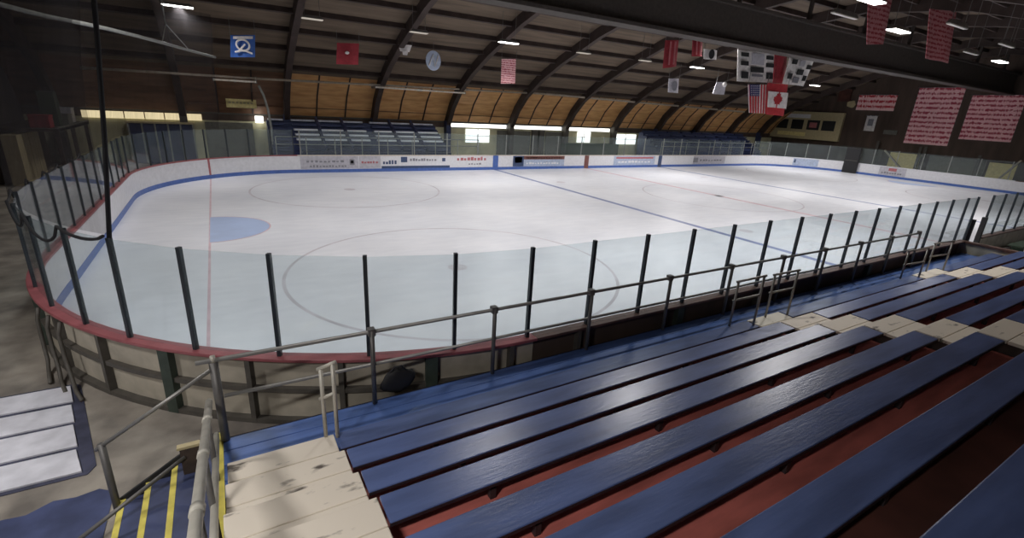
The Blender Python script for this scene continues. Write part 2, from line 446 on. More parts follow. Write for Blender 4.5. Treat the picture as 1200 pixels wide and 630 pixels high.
def ad(parent, label, x0, x1, z0, z1, m, marks):
    o = lab(MB().box(x0, x1, W - .012, W, z0, z1).build('advert_panel', m, parent), label)
    for (u0, u1, v0, v1, mm) in marks:
        MB().box(x0 + (x1-x0)*u0, x0 + (x1-x0)*u1, W - .018, W - .012, z0 + (z1-z0)*v0, z0 + (z1-z0)*v1).build('advert_mark', mm, o)
def scribble(u0, u1, v0, v1, n, m):
    out = []; w = (u1 - u0) / n
    for k in range(n):
        h = random.uniform(.55, 1)
        out.append((u0 + w * k, u0 + w * (k + random.uniform(.5, .85)), v0, v0 + (v1 - v0) * h, m))
    return out
def fx(px, py=190): return at(px, py, 1, W).x
ad(b_far, 'pale grey advert with script and a round mark', fx(352), fx(420), .24, .98, 'adgrey', scribble(.1, .75, .5, .72, 9, 'markgrey') + scribble(.15, .8, .12, .3, 12, 'markgrey') + [(.84, .93, .3, .75, 'markgrey'), (.86, .91, .4, .65, 'adgrey')])
ad(b_far, 'white advert panel with faint lettering', fx(421), fx(446), .24, .98, 'adgrey', scribble(.1, .9, .4, .6, 6, 'markred'))
ad(b_far, 'white advert with blue bar along its base', fx(447), fx(527), .2, .98, 'white', [(0, 1, .0, .2, 'marknavy')] + scribble(.02, .22, .35, .7, 5, 'marknavy') + [(.27, .36, .5, .95, 'marknavy')] + scribble(.4, .8, .6, .85, 10, 'markgrey') + [(.88, .93, .55, .85, 'marknavy')])
ad(b_far, 'white advert with red script', fx(531), fx(575), .24, .98, 'white', scribble(.1, .9, .6, .95, 9, 'markred') + scribble(.4, .75, .2, .36, 5, 'markgrey'))
ad(b_far, 'advert with dark square mark and brick red title strip', fx(601), fx(661), .22, 1.0, 'adblue', [(0, .2, 0, 1, 'marknavy'), (.03, .17, .35, .9, 'adgrey'), (.07, .13, .45, .8, 'marknavy'), (.2, 1, .66, 1, 'markbrick')] + scribble(.24, .96, .74, .92, 14, 'markred') + scribble(.25, .9, .2, .4, 12, 'white'))
ad(b_far, 'pale blue advert with pinkish band', fx(719), fx(767), .22, .98, 'adblue', [(.05, .95, .7, .9, 'markred')] + scribble(.1, .9, .25, .5, 10, 'white'))
ad(b_far, 'dull grey advert with dark edge mark', fx(812), fx(849), .22, .98, 'adgrey', [(0, .14, .2, .8, 'markgrey')] + scribble(.2, .9, .35, .6, 8, 'markgrey'))
def adr(px0, px1, m, marks, label):
    y0, y1 = at(px0, 190, 0, L).y, at(px1, 198, 0, L).y
    o = lab(MB().box(L - .012, L, y1, y0, .22, .98).build('advert_panel', m, b_right), label)
    for (u0, u1, v0, v1, mm) in marks:
        MB().box(L - .018, L - .012, y0 + (y1-y0)*u1, y0 + (y1-y0)*u0, .22 + .76*v0, .22 + .76*v1).build('advert_mark', mm, o)
adr(1033, 1063, 'adgrey', [(.35, .65, .55, .9, 'markred')] + scribble(.1, .9, .2, .42, 8, 'markgrey'), 'pale advert with a small red emblem')
# advert on the curve of the right corner
pp, tot = path_points(P_right, [5.2, 6.0, 6.8, 7.6])
MB().sweep(pp, -.012, 0, .24, .95).build('advert_panel', 'adblue', b_right)
pp, tot = path_points(P_right, [5.3, 5.65])
MB().sweep(pp, -.02, -.012, .5, .85).build('advert_mark', 'marknavy', b_right)

# open gate posts in the near boards
g = thing('gate', 'open gate in the near boards beside the players box', 'gate', (GATE0, 0, 0))
for x in (GATE0 + .12, GATE1 - .10):
    MB().box(x - .07, x + .07, -.16, -.03, 0, 1.75).build('gate_post', 'black', g)

# ------------------------------------------------------------------ setting: floor, walls
YW = 32.0
fl = MB().box(-6, 66, -10.2, 32.4, -.3, -.045)
floor = struct(fl.build('floor', 'concrete'))
# concrete walkway ringing the rink, cut round the boards
def apron(m, path, wide):
    i = len(m.v)
    for (p, nrm) in path:
        for o in (.0, wide): m.v.append(Vector((p[0] + nrm[0]*o, p[1] + nrm[1]*o, -.002)))
        m.v.append(Vector((p[0] + nrm[0]*wide, p[1] + nrm[1]*wide, -.044)))
    for k in range(len(path) - 1):
        a = i + 3*k
        m.f.append((a, a+1, a+4, a+3)); m.f.append((a+1, a+2, a+5, a+4))
    return m
walk = apron(MB(), P_left, 6.0)
struct(walk.build('floor_walkway', 'concrete'))
struct(MB().box(0.6, 64, W + .06, 32, -.044, -.003).build('floor_far', 'greypanel'))
struct(MB().box(L + .06, 64, -10, W, -.044, -.004).build('floor_right', 'greypanel'))
# painted blue area at the foot of the steps
poly = [(-5.9, .1), (-3, .0), (-1, .15), (.2, .22), (.79, .33), (1.0, .30), (1.2, .42), (1.4, .38), (1.6, .42), (1.75, .30), (1.75, -3.2), (-5.9, -3.2)]
struct(MB().prism([(x, y, .002) for x, y in poly][::-1], (0, 0, .004)).build('floor_blue_paint', 'bluefloor'))

# white painted boards on the walkway
wb = thing('floor_boards', 'four worn white boards lying on the concrete by the rounded left corner', 'floor boards', (0, 2, 0))
ys = [(3.12, 2.62, .86, .98), (2.52, 2.03, .98, 1.10), (1.95, 1.40, 1.10, 1.24), (1.32, .82, 1.24, 1.38)]
for y1, y0, xa, xb in ys:
    MB().prism([(-2.6, y0, .004), (xb, y0, .004), (xa, y1, .004), (-2.6, y1, .004)], (0, 0, .03)).build('board', 'whitefloor', wb, bevel=.006)
MB().prism([(-2.65, .76, .0), (1.44, .76, .0), (1.5, .9, 0), (.98, 3.12, .0), (.9, 3.2, 0), (-2.65, 3.2, .0)], (0, 0, .008)).build('dark_border', 'darkpatch', wb)

# ------------------------------------------------------------------ roof
prof = [(32.0, 3.1), (31.05, 4.5), (29.75, 5.72), (27.6, 7.0), (25.0, 8.15), (21, 9.6), (16, 10.95), (11, 11.5)]
prof = prof + [(22 - y, z) for y, z in prof[-2::-1]]
def roofstrip(m, pts, x0, x1, th):
    i = len(m.v)
    n = len(pts)
    for x in (x0, x1):
        for k, (y, z) in enumerate(pts):
            a = Vector((0, pts[max(k-1, 0)][0], pts[max(k-1, 0)][1])); b = Vector((0, pts[min(k+1, n-1)][0], pts[min(k+1, n-1)][1]))
            d = (b - a).normalized(); nn = Vector((0, d.z, -d.y))
            if nn.z < 0 and abs(nn.z) > .01: nn = -nn
            m.v.append(Vector((x, y, z))); m.v.append(Vector((x, y, z)) + nn * th)
    for k in range(n - 1):
        a = i + 2*k; b = a + 2*n
        m.f += [(a, a+2, b+2, b), (a+1, b+1, b+3, a+3)]
    e = 2*(n-1)
    m.f += [(i, i+2*n, i+2*n+1, i+1), (i+e, i+e+1, i+2*n+e+1, i+2*n+e)]
    for off in (0, 2*n):
        for k in range(n - 1):
            a = i + off + 2*k; m.f.append((a, a+1, a+3, a+2))
    return m
struct(roofstrip(MB(), prof[2:-2], -6.2, 64.3, .25).build('ceiling', 'roof'))
# timber-lined foot of the roof, one bay at a time
RIBX = [7.45 + 5.93 * k for k in range(-2, 10)]
bx = [-6.2] + RIBX + [64.3]
for k in range(len(bx) - 1):
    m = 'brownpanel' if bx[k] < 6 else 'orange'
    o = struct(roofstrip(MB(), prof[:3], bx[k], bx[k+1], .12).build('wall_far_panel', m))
    if 1 < k:
        for u in (.33, .66):
            x = bx[k] + (bx[k+1] - bx[k]) * u
            q = MB()
            for j in range(2):
                q.bar((x, prof[j][0] - .03, prof[j][1]), (x, prof[j+1][0] - .03, prof[j+1][1]), .09, .07, up=Vector((0, -1, .3)))
            q.build('batten', 'rib', o)
        q = MB()
        for v in (.38,):
            y = prof[0][0] + (prof[1][0]-prof[0][0])*v - .03; z = prof[0][1] + (prof[1][1]-prof[0][1])*v
            q.bar((bx[k] + .2, y, z), (bx[k+1] - .2, y, z), .05, .05)
        q.build('batten', 'brownpanel', o)
struct(roofstrip(MB(), prof[-3:], -6.2, 64.3, .2).build('wall_near_panel', 'brownpanel'))
# arch ribs
def ribmesh(x, w=.34, d=.62):
    m = MB(); i = 0; n = len(prof)
    rows = []
    for k, (y, z) in enumerate(prof):
        a = prof[max(k-1, 0)]; b = prof[min(k+1, n-1)]
        dx, dz = b[0]-a[0], b[1]-a[1]; h = hypot(dx, dz); ny, nz = -dz/h, dx/h
        if ny * (11 - y) + nz * (0 - z) < 0: ny, nz = -ny, -nz
        dd = d
        rows.append(((y, z), (y + ny*dd, z + nz*dd)))
    for (o, q) in rows:
        for xx in (x - w/2, x + w/2):
            m.v.append(Vector((xx, o[0], o[1]))); m.v.append(Vector((xx, q[0], q[1])))
    for k in range(n - 1):
        a = 4*k
        for s0, s1 in ((0, 1), (1, 3), (3, 2), (2, 0)):
            m.f.append((a+s0, a+s1, a+4+s1, a+4+s0))
    m.f.append((0, 2, 3, 1)); e = 4*(n-1); m.f.append((e, e+1, e+3, e+2))
    return m
for k, x in enumerate(RIBX):
    o = struct(ribmesh(x).build('roof_arch', 'rib'))
    c = 'navy' if 6 < x < 20 or x > 42 else 'frame'
    MB().box(x - .2, x + .2, 31.45, 31.98, 0, 3.15).build('arch_foot', c, o)
# purlins
acc = [0]
for k in range(len(prof) - 1): acc.append(acc[-1] + hypot(prof[k+1][0]-prof[k][0], prof[k+1][1]-prof[k][1]))
tt = 4.3
while tt < acc[-1] - 3:
    k = 0
    while acc[k+1] < tt: k += 1
    u = (tt - acc[k]) / (acc[k+1] - acc[k])
    y = prof[k][0] + (prof[k+1][0]-prof[k][0])*u; z = prof[k][1] + (prof[k+1][1]-prof[k][1])*u
    dy, dz = prof[k+1][0]-prof[k][0], prof[k+1][1]-prof[k][1]; h = hypot(dy, dz)
    nn = Vector((0, dz/h, -dy/h)); 
    if nn.z > 0: nn = -nn
    c = Vector((0, y, z)) + nn * .14
    struct(MB().bar(c + Vector((-6.1, 0, 0)), c + Vector((64.2, 0, 0)), .14, .28, up=-nn).build('purlin', 'rib'))
    tt += 1.95
# ridge girder seen overhead
gq = thing('ridge_girder', 'deep dark girder running lengthways under the roof at upper right', 'girder', (30, 11, 7.9))
MB().box(-6, 64, 10.85, 11.15, 8.0, 9.5).build('web', 'girder', gq)
MB().box(-6, 64, 10.6, 11.4, 7.88, 8.02).build('bottom_flange', 'girder', gq)
MB().box(-6, 64, 10.6, 11.4, 9.48, 9.62).build('top_flange', 'girder', gq)
for k in range(12):
    x = RIBX[k]
    MB().box(x - .08, x + .08, 10.92, 11.08, 9.6, 11.3).build('hanger', 'girder', gq)

# ------------------------------------------------------------------ far wall, windows
struct(MB().box(-6, 64, 32.0, 32.3, -.3, 2.62).build('wall_far', 'wallgreen'))
struct(MB().box(-6, 64, 32.0, 32.3, 2.98, 3.2).build('trim_1', 'frame'))
# daylight strip between the arches
nw = 1
for k in range(len(bx) - 1):
    x0, x1 = bx[k] + .3, bx[k+1] - .3
    if bx[k] > 18 and bx[k] < 36:
        o = struct(MB().box(x0, x1, 32.02, 32.1, 2.66, 2.95).build('window_%d' % nw, 'day')); nw += 1
        MB().box(x0 - .02, x1 + .02, 31.97, 32.02, 2.62, 2.67).build('window_sill', 'white', o)
    else:
        struct(MB().box(bx[k], bx[k+1], 32.0, 32.3, 2.6, 3.0).build('wall_far_infill', 'walldark'))
o = None
xs = at(97, 140, 1, 31.95).x; xe = at(238, 140, 1, 31.95).x
for k in range(6):
    a = xs + (xe - xs) * k / 6; b = xs + (xe - xs) * (k + 1) / 6 - .06
    struct(MB().box(a, b, 31.9, 31.97, 2.55, 2.95).build('window_%d' % nw, 'warm')); nw += 1
for px0, px1, py0, py1 in ((546, 573, 151, 167), (677, 691, 154, 167), (721, 744, 157, 169)):
    a, b = at(px0, py0, 1, 31.95), at(px1, py1, 1, 31.95)
    o = struct(MB().box(a.x, b.x, 31.93, 31.98, b.z, a.z).build('window_%d' % nw, 'daywhite')); nw += 1
    MB().box(a.x, b.x, 31.90, 31.93, (a.z+b.z)/2 - .02, (a.z+b.z)/2 + .02).box((a.x+b.x)/2 - .02, (a.x+b.x)/2 + .02, 31.90, 31.93, b.z, a.z).build('window_bar', 'wallgreen', o)
# columns and dark openings on the far wall
for px0, px1 in ((624, 630), (632, 638)):
    a, b = at(px0, 155, 1, 31.8), at(px1, 155, 1, 31.8)
    struct(MB().box(a.x, b.x, 31.7, 32, 0, 2.6).build('wall_pilaster', 'frame'))
for px0, px1, py in ((583, 622, 155), (640, 664, 156)):
    a, b = at(px0, py, 1, 31.9), at(px1, py, 1, 31.9)
    struct(MB().box(a.x, b.x, 31.93, 32, .3, 2.5).build('wall_panel', 'greypanel'))
for px0, px1, px2 in ((659, 721, 700),):
    a, b = at(px0, 170, 1, 31.7), at(px1, 170, 1, 31.7)
    tag(MB().box(a.x, b.x, 31.2, 31.9, 0, 1.55).build('storage_cabinet', 'green'), 'long dark green cabinet below the bright far windows', 'cabinet')
# yellow sign and lamp at left of far bleachers
a, b = at(264, 114, 1, 31.5), at(301, 127, 1, 31.5)
sgn = thing('wall_sign', 'small yellow sign above the far wall, left of the far bleachers', 'sign', ((a.x+b.x)/2, 31.4, b.z))
MB().box(a.x, b.x, 31.4, 31.46, b.z, a.z).build('panel', 'yellowpanel', sgn)
q = MB(); w = b.x - a.x
for k in range(7): q.box(a.x + w*(.08 + .12*k), a.x + w*(.16 + .12*k), 31.385, 31.4, b.z + .25, b.z + .36)
q.build('lettering', 'tan', sgn)
a, b = at(299, 136, 1, 31.5), at(309, 144, 1, 31.5)
tag(MB().box(a.x, b.x, 31.4, 32.0, b.z, a.z).build('wall_lamp', 'day'), 'small bright white lamp box at the left end of far bleachers', 'lamp')

# pipes along the foot of the roof
y = 30.3
def pipe(px0, py0, px1, py1, r, m, lbl, yy):
    a, b = at(px0, py0, 1, yy), at(px1, py1, 1, yy)
    z = (a.z + b.z) / 2
    t_ = thing('roof_pipe', lbl, 'pipe', (a.x, yy, z))
    MB().tube([(a.x, yy, a.z), (b.x, yy, b.z)], r, 10).build('pipe', m, t_, smooth=True)
    n = max(2, int((b.x - a.x) / 5.9))
    for k in range(n + 1):
        u = k / n
        p = Vector((a.x + (b.x - a.x)*u, yy, a.z + (b.z - a.z)*u))
        MB().box(p.x - .05, p.x + .05, yy - .02, yy + .9, p.z - .08, p.z + .1).build('bracket', 'housing', t_)
pipe(95, 79, 300, 92, .07, 'pipe', 'left length of white pipe along the brown roof foot', 29.2)
pipe(300, 92, 640, 110, .07, 'pipe', 'middle length of white pipe above the orange timber panels', 29.2)
pipe(640, 110, 872, 131, .09, 'pipe', 'right length of white pipe ending behind the flags', 29.2)
pipe(250, 93, 300, 96, .06, 'pipebright', 'short bright tube under the pipe left of the far bleachers', 29.0)
pipe(440, 102, 545, 109, .06, 'pipebright', 'long bright tube under the pipe above the far bleachers', 29.0)

# ------------------------------------------------------------------ far bleachers
def far_block(bays, side, nrow, y0, z0, dy, dz):
    for bi, segs in enumerate(bays):
        for k in range(nrow):
            yy, zz = y0 + dy * k, z0 + dz * k
            for si, (xa, xb) in enumerate(segs):
                pale = side == 'left' and bi > 0 and k in (2, 3, 4)  # pale rows: reflected sheen painted into the plank colour
                top = k == nrow - 1
                m = 'sheenplank' if pale else ('greyplank' if top and side == 'left' else 'navy')
                colr = 'pale' if pale else ('grey' if m == 'greyplank' else 'navy')
                o = MB().box(xa, xb, yy, yy + .34, zz - .11, zz).build('bleacher_bench', m)
                pos = ['first', 'second', 'third', 'fourth'][si]
                bay = BAYN[side][bi]
                tag(o, '%s plank, %s row up, %s from the left, %s' % (colr, ORD[k], pos, bay), 'bench', 'planks of the %s far bleachers' % side)
BAYN = {'left': ['short bay by the far white pole', 'left bay of the far bleachers', 'right bay of the far bleachers'],
        'right': ['left bay of the distant navy bleachers', 'middle bay of the distant navy bleachers', 'right bay of the distant navy bleachers']}
def X(px, py=158): return at(px, py, 1, 29.7).x
baysL = [[(X(318), X(336))], [(X(346), X(374)), (X(378), X(404)), (X(408), X(431))], [(X(440), X(461)), (X(465), X(487)), (X(491), X(515))]]
far_block(baysL, 'left', 7, 27.95, 1.22, .52, .275)
xr = [(40.3, 45.3), (45.9, 50.6), (51.2, 56.4)]
baysR = [[(a, a + (b-a)*.31), (a + (b-a)*.35, a + (b-a)*.65), (a + (b-a)*.69, b)] for a, b in xr]
far_block(baysR, 'right', 6, 28.2, 1.35, .52, .32)
# stepped carriage under each block
for (xa, xb, n, y0, z0, dy, dz, lb) in ((X(316), X(518), 7, 27.95, 1.22, .52, .275, 'left'), (40.2, 56.5, 6, 28.2, 1.35, .52, .32, 'right')):
    q = MB()
    for k in range(n):
        q.box(xa, xb, y0 + dy*k - .05, 31.4, z0 + dz*(k-1) - .2 if k else .0, z0 + dz*k - .2)
        q.box(xa, xb, y0 + dy*k + .2, y0 + dy*k + .33, z0 + dz*k - .2, z0 + dz*k - .11)
    struct(q.build('far_stand_steps', 'navy'))
# slanting aisle rails between planks
for n_, px in enumerate((376, 406, 463, 489)):
    x = X(px)
    o = MB().bar((x, 27.9, 1.35), (x, 31.3, 3.05), .12, .10).build('aisle_rail', 'navy')
    tag(o, ['slanting navy rail between planks, left bay of far bleachers, nearer the white pole', 'slanting navy rail between planks, left bay of far bleachers, nearer the middle post', 'slanting navy rail between planks, right bay of far bleachers, nearer the middle post', 'slanting navy rail between planks, right bay of far bleachers, nearer the windows'][n_], 'rail')
# guard rail in front of the far bleachers
def guard(x0, x1, yy, zt, lbl, step=1.6, z0=0.0):
    t_ = thing('guard_rail', lbl, 'railing', (x0, yy, z0))
    MB().tube([(x0, yy, zt), (x1, yy, zt)], .03, 8).build('top_rail', 'postlight', t_, smooth=True)
    MB().tube([(x0, yy, zt - .45), (x1, yy, zt - .45)], .025, 8).build('mid_rail', 'postlight', t_, smooth=True)
    n = int((x1 - x0) / step)
    for k in range(n + 1):
        x = x0 + (x1 - x0) * k / n
        MB().tube([(x, yy, z0), (x, yy, zt)], .028, 8).build('rail_post', 'postlight', t_, smooth=True)
guard(X(318), X(545), 27.3, 2.0, 'pale pipe railing in front of the left far bleachers')
guard(39.5, 57, 27.5, 2.15, 'pale pipe railing in front of the distant navy bleachers')
# white bent pole left of the far bleachers
p = [at(303, 100, 1, 29), at(309, 112, 1, 29), at(314, 128, 1, 29), at(318, 150, 1, 29), at(320, 178, 1, 29)]
p = [Vector((q.x, 29, q.z)) for q in p] + [Vector((p[-1].x, 29, 0))]
tag(MB().tube(p, .07, 10).build('bent_pole', 'postlight', smooth=True), 'pale bent pole standing at left end of the far bleachers', 'pole')
# grey service door and dark-blue glazed boxes at far left
a, b = at(240, 146, 1, 31.8), at(300, 180, 1, 31.8)
struct(MB().box(a.x, b.x, 31.8, 31.98, 0, 2.5).build('door_1', 'greypanel'))
a, b = at(152, 150, 1, 31.6), at(232, 185, 1, 31.6)
ob = thing('office_booth', 'dark blue glazed booth under the warm window strip', 'booth', ((a.x+b.x)/2, 31.4, 0))
MB().box(a.x, b.x, 31.2, 31.85, 0, 2.35).build('body', 'navy', ob)
for k in range(6):
    x = a.x + (b.x - a.x) * k / 5
    MB().box(x - .04, x + .04, 31.1, 31.2, 0, 2.35).build('mullion', 'postlight', ob)
MB().box(a.x - .1, b.x + .1, 31.05, 31.9, 2.35, 2.45).build('roof_slab', 'tan', ob)

# ------------------------------------------------------------------ left end wall and clutter
struct(MB().box(-6.2, -5.9, -10.2, 32.3, -.3, 11.6).build('wall_left', 'wallleft'))
a, b = at(20, 165, 0, -4.2), at(55, 195, 0, -4.2)
wc = thing('locker', 'tan panelled locker behind the left end glass', 'locker', (-4.5, (a.y+b.y)/2, 0))
for k in range(4):
    u0 = a.y + (b.y - a.y)*k/4; u1 = a.y + (b.y - a.y)*(k+1)/4 - .06
    MB().box(-4.7, -4.2, u0, u1, 0, 2.15).build('panel', 'tan', wc)
a, b = at(56, 150, 0, -3.0), at(90, 185, 0, -3.0)
loft = thing('storage_platform', 'dark storage platform in the far left corner of the hall', 'platform', (-3.5, 24, 0))
MB().box(-5.4, -2.9, 24.0, 30.5, 2.28, 2.4).build('deck', 'stringer', loft)
MB().box(-2.94, -2.9, 24.0, 30.5, 2.26, 2.48).build('edge_board', 'greypanel', loft)
for yy in (24.2, 27.2, 30.3):
    MB().box(-3.1, -2.95, yy - .07, yy + .07, 0, 2.28).build('leg', 'stringer', loft)
MB().box(-5.4, -4.85, 24.1, 30.4, 0, 2.27).build('back_panel', 'walldark', loft)
for (yy, dx, w, h, m, lb) in ((24.8, -3.6, .7, .5, 'darkred', 'dark red box at near end of the storage platform'), (26.2, -3.5, .6, 1.5, 'green', 'tall dark green box standing second on the storage platform'), (27.6, -3.5, .8, .45, 'greypanel', 'low grey box in the middle of the storage platform'), (29.2, -3.6, .7, .7, 'adgrey', 'pale box at far end of the storage platform')):
    o = thing('storage_box', lb, 'box', (dx, yy, 2.4), 'boxes on the storage platform')
    MB().box(dx - w/2, dx + w/2, yy - w/2, yy + w/2, 2.402, 2.4 + h).build('body', m, o, bevel=.02)
    MB().box(dx - w/2 - .02, dx + w/2 + .02, yy - w/2 - .02, yy + w/2 + .02, 2.4 + h, 2.46 + h).build('lid', m, o)

# ------------------------------------------------------------------ safety net over the left end
nt = thing('safety_net', 'dark safety net hanging above the left end glass', 'net', (0, 7, GZ))
npath, tot = path_points(P_left, [5.93 + k * .55 for k in range(45)])
q = MB(); nz_ = 10
for (x, y), (nx, ny) in npath:
    for j in range(nz_ + 1):
        z = GZ + .02 + 5.4 * j / nz_
        wv = .06 * sin(x * 3 + y * 2.2 + j)
        ln = .1 + wv - .09 * (z - GZ)
        q.v.append(Vector((x + nx*ln, y + ny*ln, z)))
for k in range(len(npath) - 1):
    for j in range(nz_):
        a = k*(nz_+1) + j; q.f.append((a, a+1, a+nz_+2, a+nz_+1))
q.build('mesh', 'net', nt, smooth=True)
(x, y), (nx, ny) = npath[0]
MB().tube([(1.85, 2.265, GZ - .06), (2.0, 2.36, 3.7), (2.13, 2.38, 4.9), (2.42, 2.40, 7.9)], .03, 8).build('edge_rope', 'rope', nt, smooth=True)
# bottom cord with slack loops between the posts
lp = []
pts6, _ = path_points(P_left, left_ts[5:16])
for k in range(len(pts6) - 1):
    (ax, ay), (an, am) = pts6[k]; (cx, cy), (cn, cm) = pts6[k+1]
    sag = [.10, .30, .28, .05, .3, .22, .1, .2, .1, .2][k]
    for j in range(8):
        u = j / 8
        lp.append((ax + (cx-ax)*u + an*.14, ay + (cy-ay)*u + am*.14, GZ + .04 - sag * (sin(pi*u) ** .6 if 0 < u < 1 else 0)))
MB().tube(lp, .022, 6).build('bottom_cord', 'rope', nt, smooth=True)
# curved support bar of the net with its bridle
sp = [at(0, 5, 2, 6), at(30, 13, 2, 6), at(60, 20, 2, 6), at(95, 27, 2, 6), at(125, 33.5, 2, 6), at(160, 42, 2, 6), at(190, 50, 2, 6), at(222, 59, 2, 6), at(252, 67, 2, 6)]
d0 = (sp[0] - sp[2])
sp = [sp[0] + d0 * 1.5, sp[0] + d0 * .7] + sp
sb = thing('net_support_bar', 'long pale curved bar hanging from the roof at upper left', 'bar', tuple(sp[5]))
MB().tube(sp, .055, 10).build('bar', 'postlight', sb, smooth=True)
pk = Vector((sp[8].x + .15, sp[8].y + 1.0, 6.75))
MB().tube([sp[8], pk], .02, 6).build('bridle_wire', 'postlight', sb)
MB().tube([sp[9], pk], .02, 6).build('bridle_wire', 'postlight', sb)
MB().tube([pk, (pk.x - .05, pk.y, 10.6)], .025, 6).build('hanger_wire', 'postlight', sb)

# ------------------------------------------------------------------ near stand
ROWZ = [.876, 1.11, 1.327, 1.572, 1.762, 2.019, 2.233, 2.47]
ROWY = [-1.21 - .61*k for k in range(8)]      # back edges of the planks
PW = .285
BLK = [(4.0, 11.42), (12.5, 18.35), (19.95, 24.1)]
BLKN = ['between the near and middle cream aisles', 'between the middle and distant cream aisles', 'beyond the distant cream aisle']
DZ = .68
dk = thing('blue_deck', 'blue plank walkway between the rink boards and the first bench row', 'walkway deck', (12, -.6, 0))
for k in range(4):
    y1 = -.20 - .25*k
    MB().box(2.9, 24.1, y1 - .243, y1, DZ - .05, DZ).build('plank', 'deckblue', dk, bevel=.008)
MB().box(2.9, 24.1, -.22, -.197, 0, DZ - .0).build('front_board', 'riser', dk)
MB().box(2.9, 24.1, -.9, -.2, DZ - .12, DZ - .05).build('joists', 'riser', dk)

def make_bench(bi, k):
    x0, x1 = BLK[bi]; yb, z = ROWY[k], ROWZ[k]
    t_ = thing('bleacher_bench', 'blue bench plank, %s row up from the rink, %s' % (ORD[k], BLKN[bi]), 'bench', ((x0+x1)/2, yb, 0), 'blue benches in the near stand')
    MB().box(x0, x1, yb, yb + PW, z - .035, z).build('plank', 'benchblue', t_, bevel=.008)
    MB().box(x0, x1, yb - .004, yb + .012, z - .036, z - .008).build('back_edge', 'edge', t_)
    zf = ROWZ[k] - .17 if k else DZ
    n = int((x1 - x0) / 1.93) + 1
    for j in range(n):
        x = x0 + .85 + 1.93*j + (.0 if k % 2 else .02)
        if x > x1 - .1: continue
        MB().box(x - .025, x + .025, yb + .01, yb + .06, zf, z - .035).box(x - .025, x + .025, yb + .01, yb + PW - .03, z - .07, z - .035).build('leg', 'leg', t_)
for bi in range(3):
    for k in range(8): make_bench(bi, k)
# treads and risers under the benches (shade painted as brown on upper two rows)
for bi in range(3):
    x0, x1 = BLK[bi]
    for k in range(8):
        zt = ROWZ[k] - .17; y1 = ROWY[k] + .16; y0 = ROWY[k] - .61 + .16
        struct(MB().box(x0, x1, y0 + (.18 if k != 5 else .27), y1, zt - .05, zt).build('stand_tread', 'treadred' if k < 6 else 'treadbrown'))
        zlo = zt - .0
        struct(MB().box(x0, x1, y0 - .02, y0 + (.175 if k != 5 else .265), zt - .14, zt - .06).build('stand_tread_shade', 'treadbrown'))  # inner board in darker brown: shade below the next bench painted in
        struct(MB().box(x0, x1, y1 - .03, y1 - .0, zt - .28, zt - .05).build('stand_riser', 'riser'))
q = MB()
struct(MB().box(2.95, 24.1, -10.0, -5.9, 2.05, 2.28).build('stand_upper_deck', 'treadbrown'))
# cream aisle steps
AIS = [(2.95, 3.98, 'near cream aisle steps'), (11.46, 12.46, 'middle cream aisle steps'), (18.42, 19.88, 'distant cream aisle steps')]
for ai, (x0, x1, nm) in enumerate(AIS):
    t_ = thing('aisle_stair', ['worn cream wooden aisle steps at lower left beside the handrail', 'cream aisle steps between the first and second bench blocks', 'cream aisle steps at right, farthest from the camera'][ai], 'steps', ((x0+x1)/2, -3, 0))
    for k in range(8):
        yf = ROWY[k] + PW; yb = yf - .61
        z = ROWZ[k]
        MB().box(x0, x1, yf - .30, yf, z - .05, z).build('tread', 'cream', t_, bevel=.008)
        MB().box(x0, x1, yb - .01, yf - .305, z - .05, z - .003).build('tread', 'cream', t_, bevel=.008)
        zl = ROWZ[k-1] if k else DZ
        MB().box(x0, x1, yf - .04, yf - .012, (zl - .05) if k else DZ + .002, z - .05).build('riser', 'cream', t_)
        for xs_ in () if k == 0 else (x0 + .02, x1 - .06): MB().box(xs_, xs_ + .04, yb, yf - .02, zl - .35, z - .055).build('stringer', 'stringer', t_)

# steps down from the deck to the walkway on the left
st = thing('wooden_steps', 'blue wooden steps with yellow nosings going down to the concrete walkway', 'steps', (2.2, -1.2, 0))
NX = [2.9, 2.645, 2.385, 2.125, 1.87]
NZ = [DZ, .545, .41, .272, .137]
for k in range(5):
    xr_ = NX[k-1] if k else 2.95
    if k == 0:
        MB().box(2.84, 2.905, -4.6, -.07, DZ - .06, DZ + .004).build('nosing', 'yellow', st)
        MB().box(2.86, 2.9, -4.6, -.07, .55, DZ - .06).build('riser', 'black', st)
        continue
    MB().box(NX[k] + .05, xr_, -4.6, -.07, NZ[k] - .05, NZ[k]).build('tread', 'bluefloor', st)
    MB().box(NX[k] - .005, NX[k] + .05, -4.6, -.07, NZ[k] - .055, NZ[k] + .004).build('nosing', 'yellow', st)
    MB().box(NX[k] + .01, NX[k] + .03, -4.6, -.07, NZ[k] - .137, NZ[k] - .05).build('riser', 'black', st)
MB().prism([(1.85, -.065, 0), (2.9, -.065, 0), (2.9, -.065, DZ), (2.7, -.065, DZ - .02), (1.85, -.065, .14)], (0, .03, 0)).build('stringer', 'black', st)
nw_ = thing('newel_panel', 'short brown board standing at the top of the blue steps', 'panel', (2.6, -.2, .3))
MB().box(2.50, 2.72, -.30, -.25, .27, .74).build('board', 'stringer', nw_)
MB().box(2.48, 2.74, -.31, -.24, .74, .77).build('cap', 'tan', nw_)

